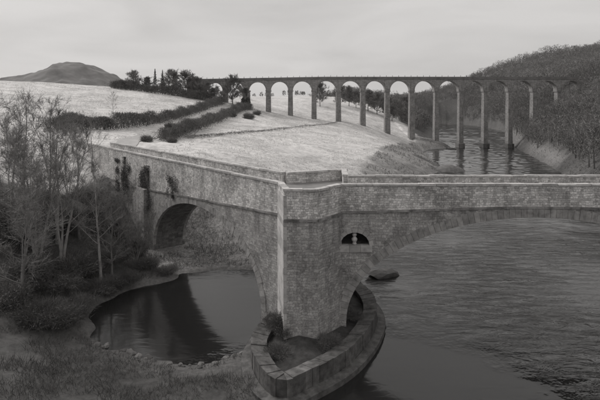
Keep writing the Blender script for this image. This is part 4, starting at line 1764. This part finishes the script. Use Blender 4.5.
x, y = scatter(26000, -10, 82, 84, 262, lambda a, b_: (river_sd(a, b_) > 1.0) & (right_of_bank(a, b_) < 0.5) & (vnoise(a, b_, 6, 15) > 0.46), 6)
zt = terrain(x, y)
pos = np.stack([x, y, zt], 1)
d_ = unit(rs.normal(0, 0.5, (len(x), 3)) + np.array([0, 0, 0.8]))
v_, t_ = slivers(rs, pos, d_, rs.uniform(0.4, 1.3, len(x)), 0.12)
tag(np_mesh('bank_scrub', v_, t_, M['hedge']), 'patchy low scrub on the river bank below the pasture', 'scrub', kind='stuff')

x, y = scatter(120000, -150, 60, 82, 262, lambda a, b_: (right_of_bank(a, b_) > 0) & in_view0(a, b_) & (vnoise(a, b_, 9, 81) + 0.5 * vnoise(a, b_, 2.5, 82) > 0.62), 80)
zt = terrain(x, y)
pos = np.stack([x, y, zt - 0.02], 1)
d_ = unit(rs.normal(0, 0.5, (len(x), 3)) + np.array([0, 0, 0.8]))
v_, t_ = slivers(rs, pos, d_, rs.uniform(0.12, 0.42, len(x)), 0.09)
tag(np_mesh('pasture_tussocks', v_, t_, M['tussock']), 'tussocks of bleached grass scattered over the pasture', 'grass', kind='stuff')

# ------------------------------------------------------------------ hillside woods (read as one mass)


def wood_mass(x, y, hmin, hmax, per, ln_, wd, seed, label):
    r_ = np.random.RandomState(seed)
    n = len(x)
    zt = terrain(x, y, False)
    H = r_.uniform(hmin, hmax, n) * (0.75 + 0.5 * vnoise(x, y, 22, seed))
    idx = np.repeat(np.arange(n), per)
    q = r_.uniform(0.12, 1.0, len(idx)) ** 0.8
    a = r_.uniform(0, 6.28, len(idx))
    cw = H * r_.uniform(0.26, 0.4, n)
    cw = cw[idx] if len(cw) == n else cw
    rr = cw * np.sqrt(np.clip(1 - (1.5 * q - 0.6) ** 2, 0.05, 1)) * r_.uniform(0, 1, len(idx)) ** 0.33
    pos = np.stack([x[idx] + np.cos(a) * rr, y[idx] + np.sin(a) * rr, zt[idx] + q * H[idx] * 0.92], 1)
    d_ = unit(np.stack([np.cos(a) * 0.7, np.sin(a) * 0.7, np.full(len(a), 0.8)], 1) + r_.normal(0, 0.45, (len(a), 3)))
    l_ = ln_ * r_.uniform(0.5, 1.3, len(a)) * (H[idx] / hmax)
    A = slivers(r_, pos, d_, l_, wd)
    tpos = np.stack([x, y, zt - 0.3], 1)
    B = slivers(r_, tpos, unit(r_.normal(0, 0.06, (n, 3)) + np.array([0, 0, 1.0])), H * 0.85, 0.45)
    v_, t_ = cat([A, B])
    return tag(np_mesh('woodland', v_, t_, M['wood']), label, 'woodland', kind='stuff')


def right_bank(a, b_):
    ex = np.interp(b_, [50, 70, 100, 149, 195, 250, 325, 372, 445, 585, 670, 880], [43, 52, 66, 84, 99, 116, 148, 170, 196, 222, 224, 240])
    return a - ex


def in_view(a, b_, m=40):
    u = 300 + a / np.maximum(b_, 1) * F
    return (u > -m) & (u < 600 + m)


x, y = scatter(9000, 60, 330, 70, 345, lambda a, b_: (right_bank(a, b_) > np.where(b_ < 200, 4.0, 2.0)) & in_view(a, b_, 90) & ~((b_ > 243) & (b_ < 253)), 41)
wood_mass(x, y, 5, 12, 130, 1.6, 0.17, 42, 'steep bare woodland on the right bank under the viaduct end')
x, y = scatter(13000, 60, 800, 345, 1250, lambda a, b_: ((right_bank(a, b_) > 1.5) | (b_ > 668)) & (river_sd(a, b_) > 1.5) & in_view(a, b_, 60), 43)
wood_mass(x, y, 7, 16, 75, 2.6, 0.45, 44, 'wooded hillside beyond the river bend')
x, y = scatter(2500, 70, 190, 290, 680, lambda a, b_: (river_sd(a, b_) > 5) & (right_bank(a, b_) < 0) & (right_of_bank(a, b_) < 4), 45)
wood_mass(x, y, 7, 12, 90, 2.2, 0.3, 46, 'river-bank wood on the inside of the bend beyond the piers')
x, y = scatter(700, -700, 400, 700, 1500, lambda a, b_: (vnoise(a, b_, 160, 47) > 0.5) & (river_sd(a, b_) > 20) & (right_bank(a, b_) < 0), 47)
wood_mass(x, y, 6, 10, 90, 2.4, 0.9, 48, 'distant woods on the low hills seen under the arches')

x, y = scatter(30000, 55, 150, 70, 330, lambda a, b_: (right_bank(a, b_) > 0.8) & (right_bank(a, b_) < 16) & (vnoise(a, b_, 5, 71) > 0.25), 70)
zt = terrain(x, y)
pos = np.stack([x, y, zt - 0.05], 1)
d_ = unit(rs.normal(0, 0.6, (len(x), 3)) + np.array([0, 0, 0.7]))
v_, t_ = slivers(rs, pos, d_, rs.uniform(0.5, 1.7, len(x)) * (0.4 + vnoise(x, y, 6, 72)), 0.12)
tag(np_mesh('bank_scrub', v_, t_, M['wood']), 'rough scrub along the foot of the right bank wood', 'scrub', kind='stuff')
x, y = scatter(7000, 140, 330, 330, 700, lambda a, b_: (right_bank(a, b_) > 1.0) & (right_bank(a, b_) < 70) & (river_sd(a, b_) > 1.0), 73)
wood_mass(x, y, 4, 9, 55, 2.0, 0.3, 74, 'waterside scrub wood along the far shore of the bend')

# ------------------------------------------------------------------ rocks


def rock_mesh(seed, name):
    import bmesh
    bm = bmesh.new()
    bmesh.ops.create_icosphere(bm, subdivisions=2, radius=1.0)
    r_ = random.Random(seed)
    ds = [(Vector((r_.uniform(-1, 1), r_.uniform(-1, 1), r_.uniform(-1, 1))).normalized(), r_.uniform(0.55, 0.9)) for _ in range(9)]
    for v_ in bm.verts:
        for dv, lim in ds:
            p = v_.co.dot(dv)
            if p > lim:
                v_.co -= dv * (p - lim)
        v_.co *= r_.uniform(0.96, 1.04)
    me = bpy.data.meshes.new(name)
    bm.to_mesh(me)
    bm.free()
    return me


rk = rock_mesh(1, 'rock')
o = link_mesh('rock', rk, M['rock'])
o.location = (9.6, 55.6, 0.3)
o.scale = (2.5, 1.2, 0.75)
o.rotation_euler = (0.0, 0.12, 0.25)
tag(o, 'dark rock ledge in the river behind the foot of the broad arch', 'rock')
rk2 = rock_mesh(2, 'rock')
o = link_mesh('rock', rk2, M['rock'])
o.location = (77.5, 236, 0.0)
o.scale = (3.2, 1.6, 0.9)
tag(o, 'low dark rock in the river between two viaduct piers', 'rock')

stones = [rock_mesh(10 + i, 'shore_stone') for i in range(4)]
for me in stones:
    me.materials.append(M['pebble'])
r_ = random.Random(9)
line = [(-17.6, 39.6), (-16, 38.6), (-13.5, 37.7), (-11.5, 36.4), (-9, 35.7), (-6.7, 36.1), (-5.2, 37.3), (-4.3, 38.2)]
acc = np.concatenate([[0], np.cumsum([math.dist(a, b_) for a, b_ in zip(line[:-1], line[1:])])])
for i in range(30):
    t = r_.uniform(0, acc[-1])
    x_ = float(np.interp(t, acc, [p[0] for p in line])) + r_.gauss(0, 0.3)
    y_ = float(np.interp(t, acc, [p[1] for p in line])) + r_.gauss(0, 0.3)
    o = bpy.data.objects.new('shore_stone', stones[i % 4])
    col.objects.link(o)
    s = r_.uniform(0.12, 0.36)
    o.location = (x_, y_, max(0.0, tz(x_, y_)) + s * 0.15)
    o.scale = (s * r_.uniform(0.9, 1.5), s, s * 0.6)
    o.rotation_euler = (r_.uniform(-0.2, 0.2), r_.uniform(-0.2, 0.2), r_.uniform(0, 6.28))
    tag(o, 'pale stone on the shore between the pool and the grassy spit', 'stone', 'pale stones edging the pool')

# ------------------------------------------------------------------ winter haze
mb = MB()
hb = [(-3620, -420), (3620, -420), (3620, 3920), (-3620, 3920)]
mb.prism(hb, -5.0, 320.0)
m = bpy.data.materials.new('winter_haze')
m.use_nodes = True
nt = m.node_tree
nt.nodes.clear()
vol = nt.nodes.new('ShaderNodeVolumePrincipled')
vol.inputs['Color'].default_value = g(1.0)
vol.inputs['Density'].default_value = 0.00006
vol.inputs['Anisotropy'].default_value = 0.2
out_ = nt.nodes.new('ShaderNodeOutputMaterial')
nt.links.new(vol.outputs[0], out_.inputs['Volume'])
tag(mb.build('haze', m), kind='stuff')
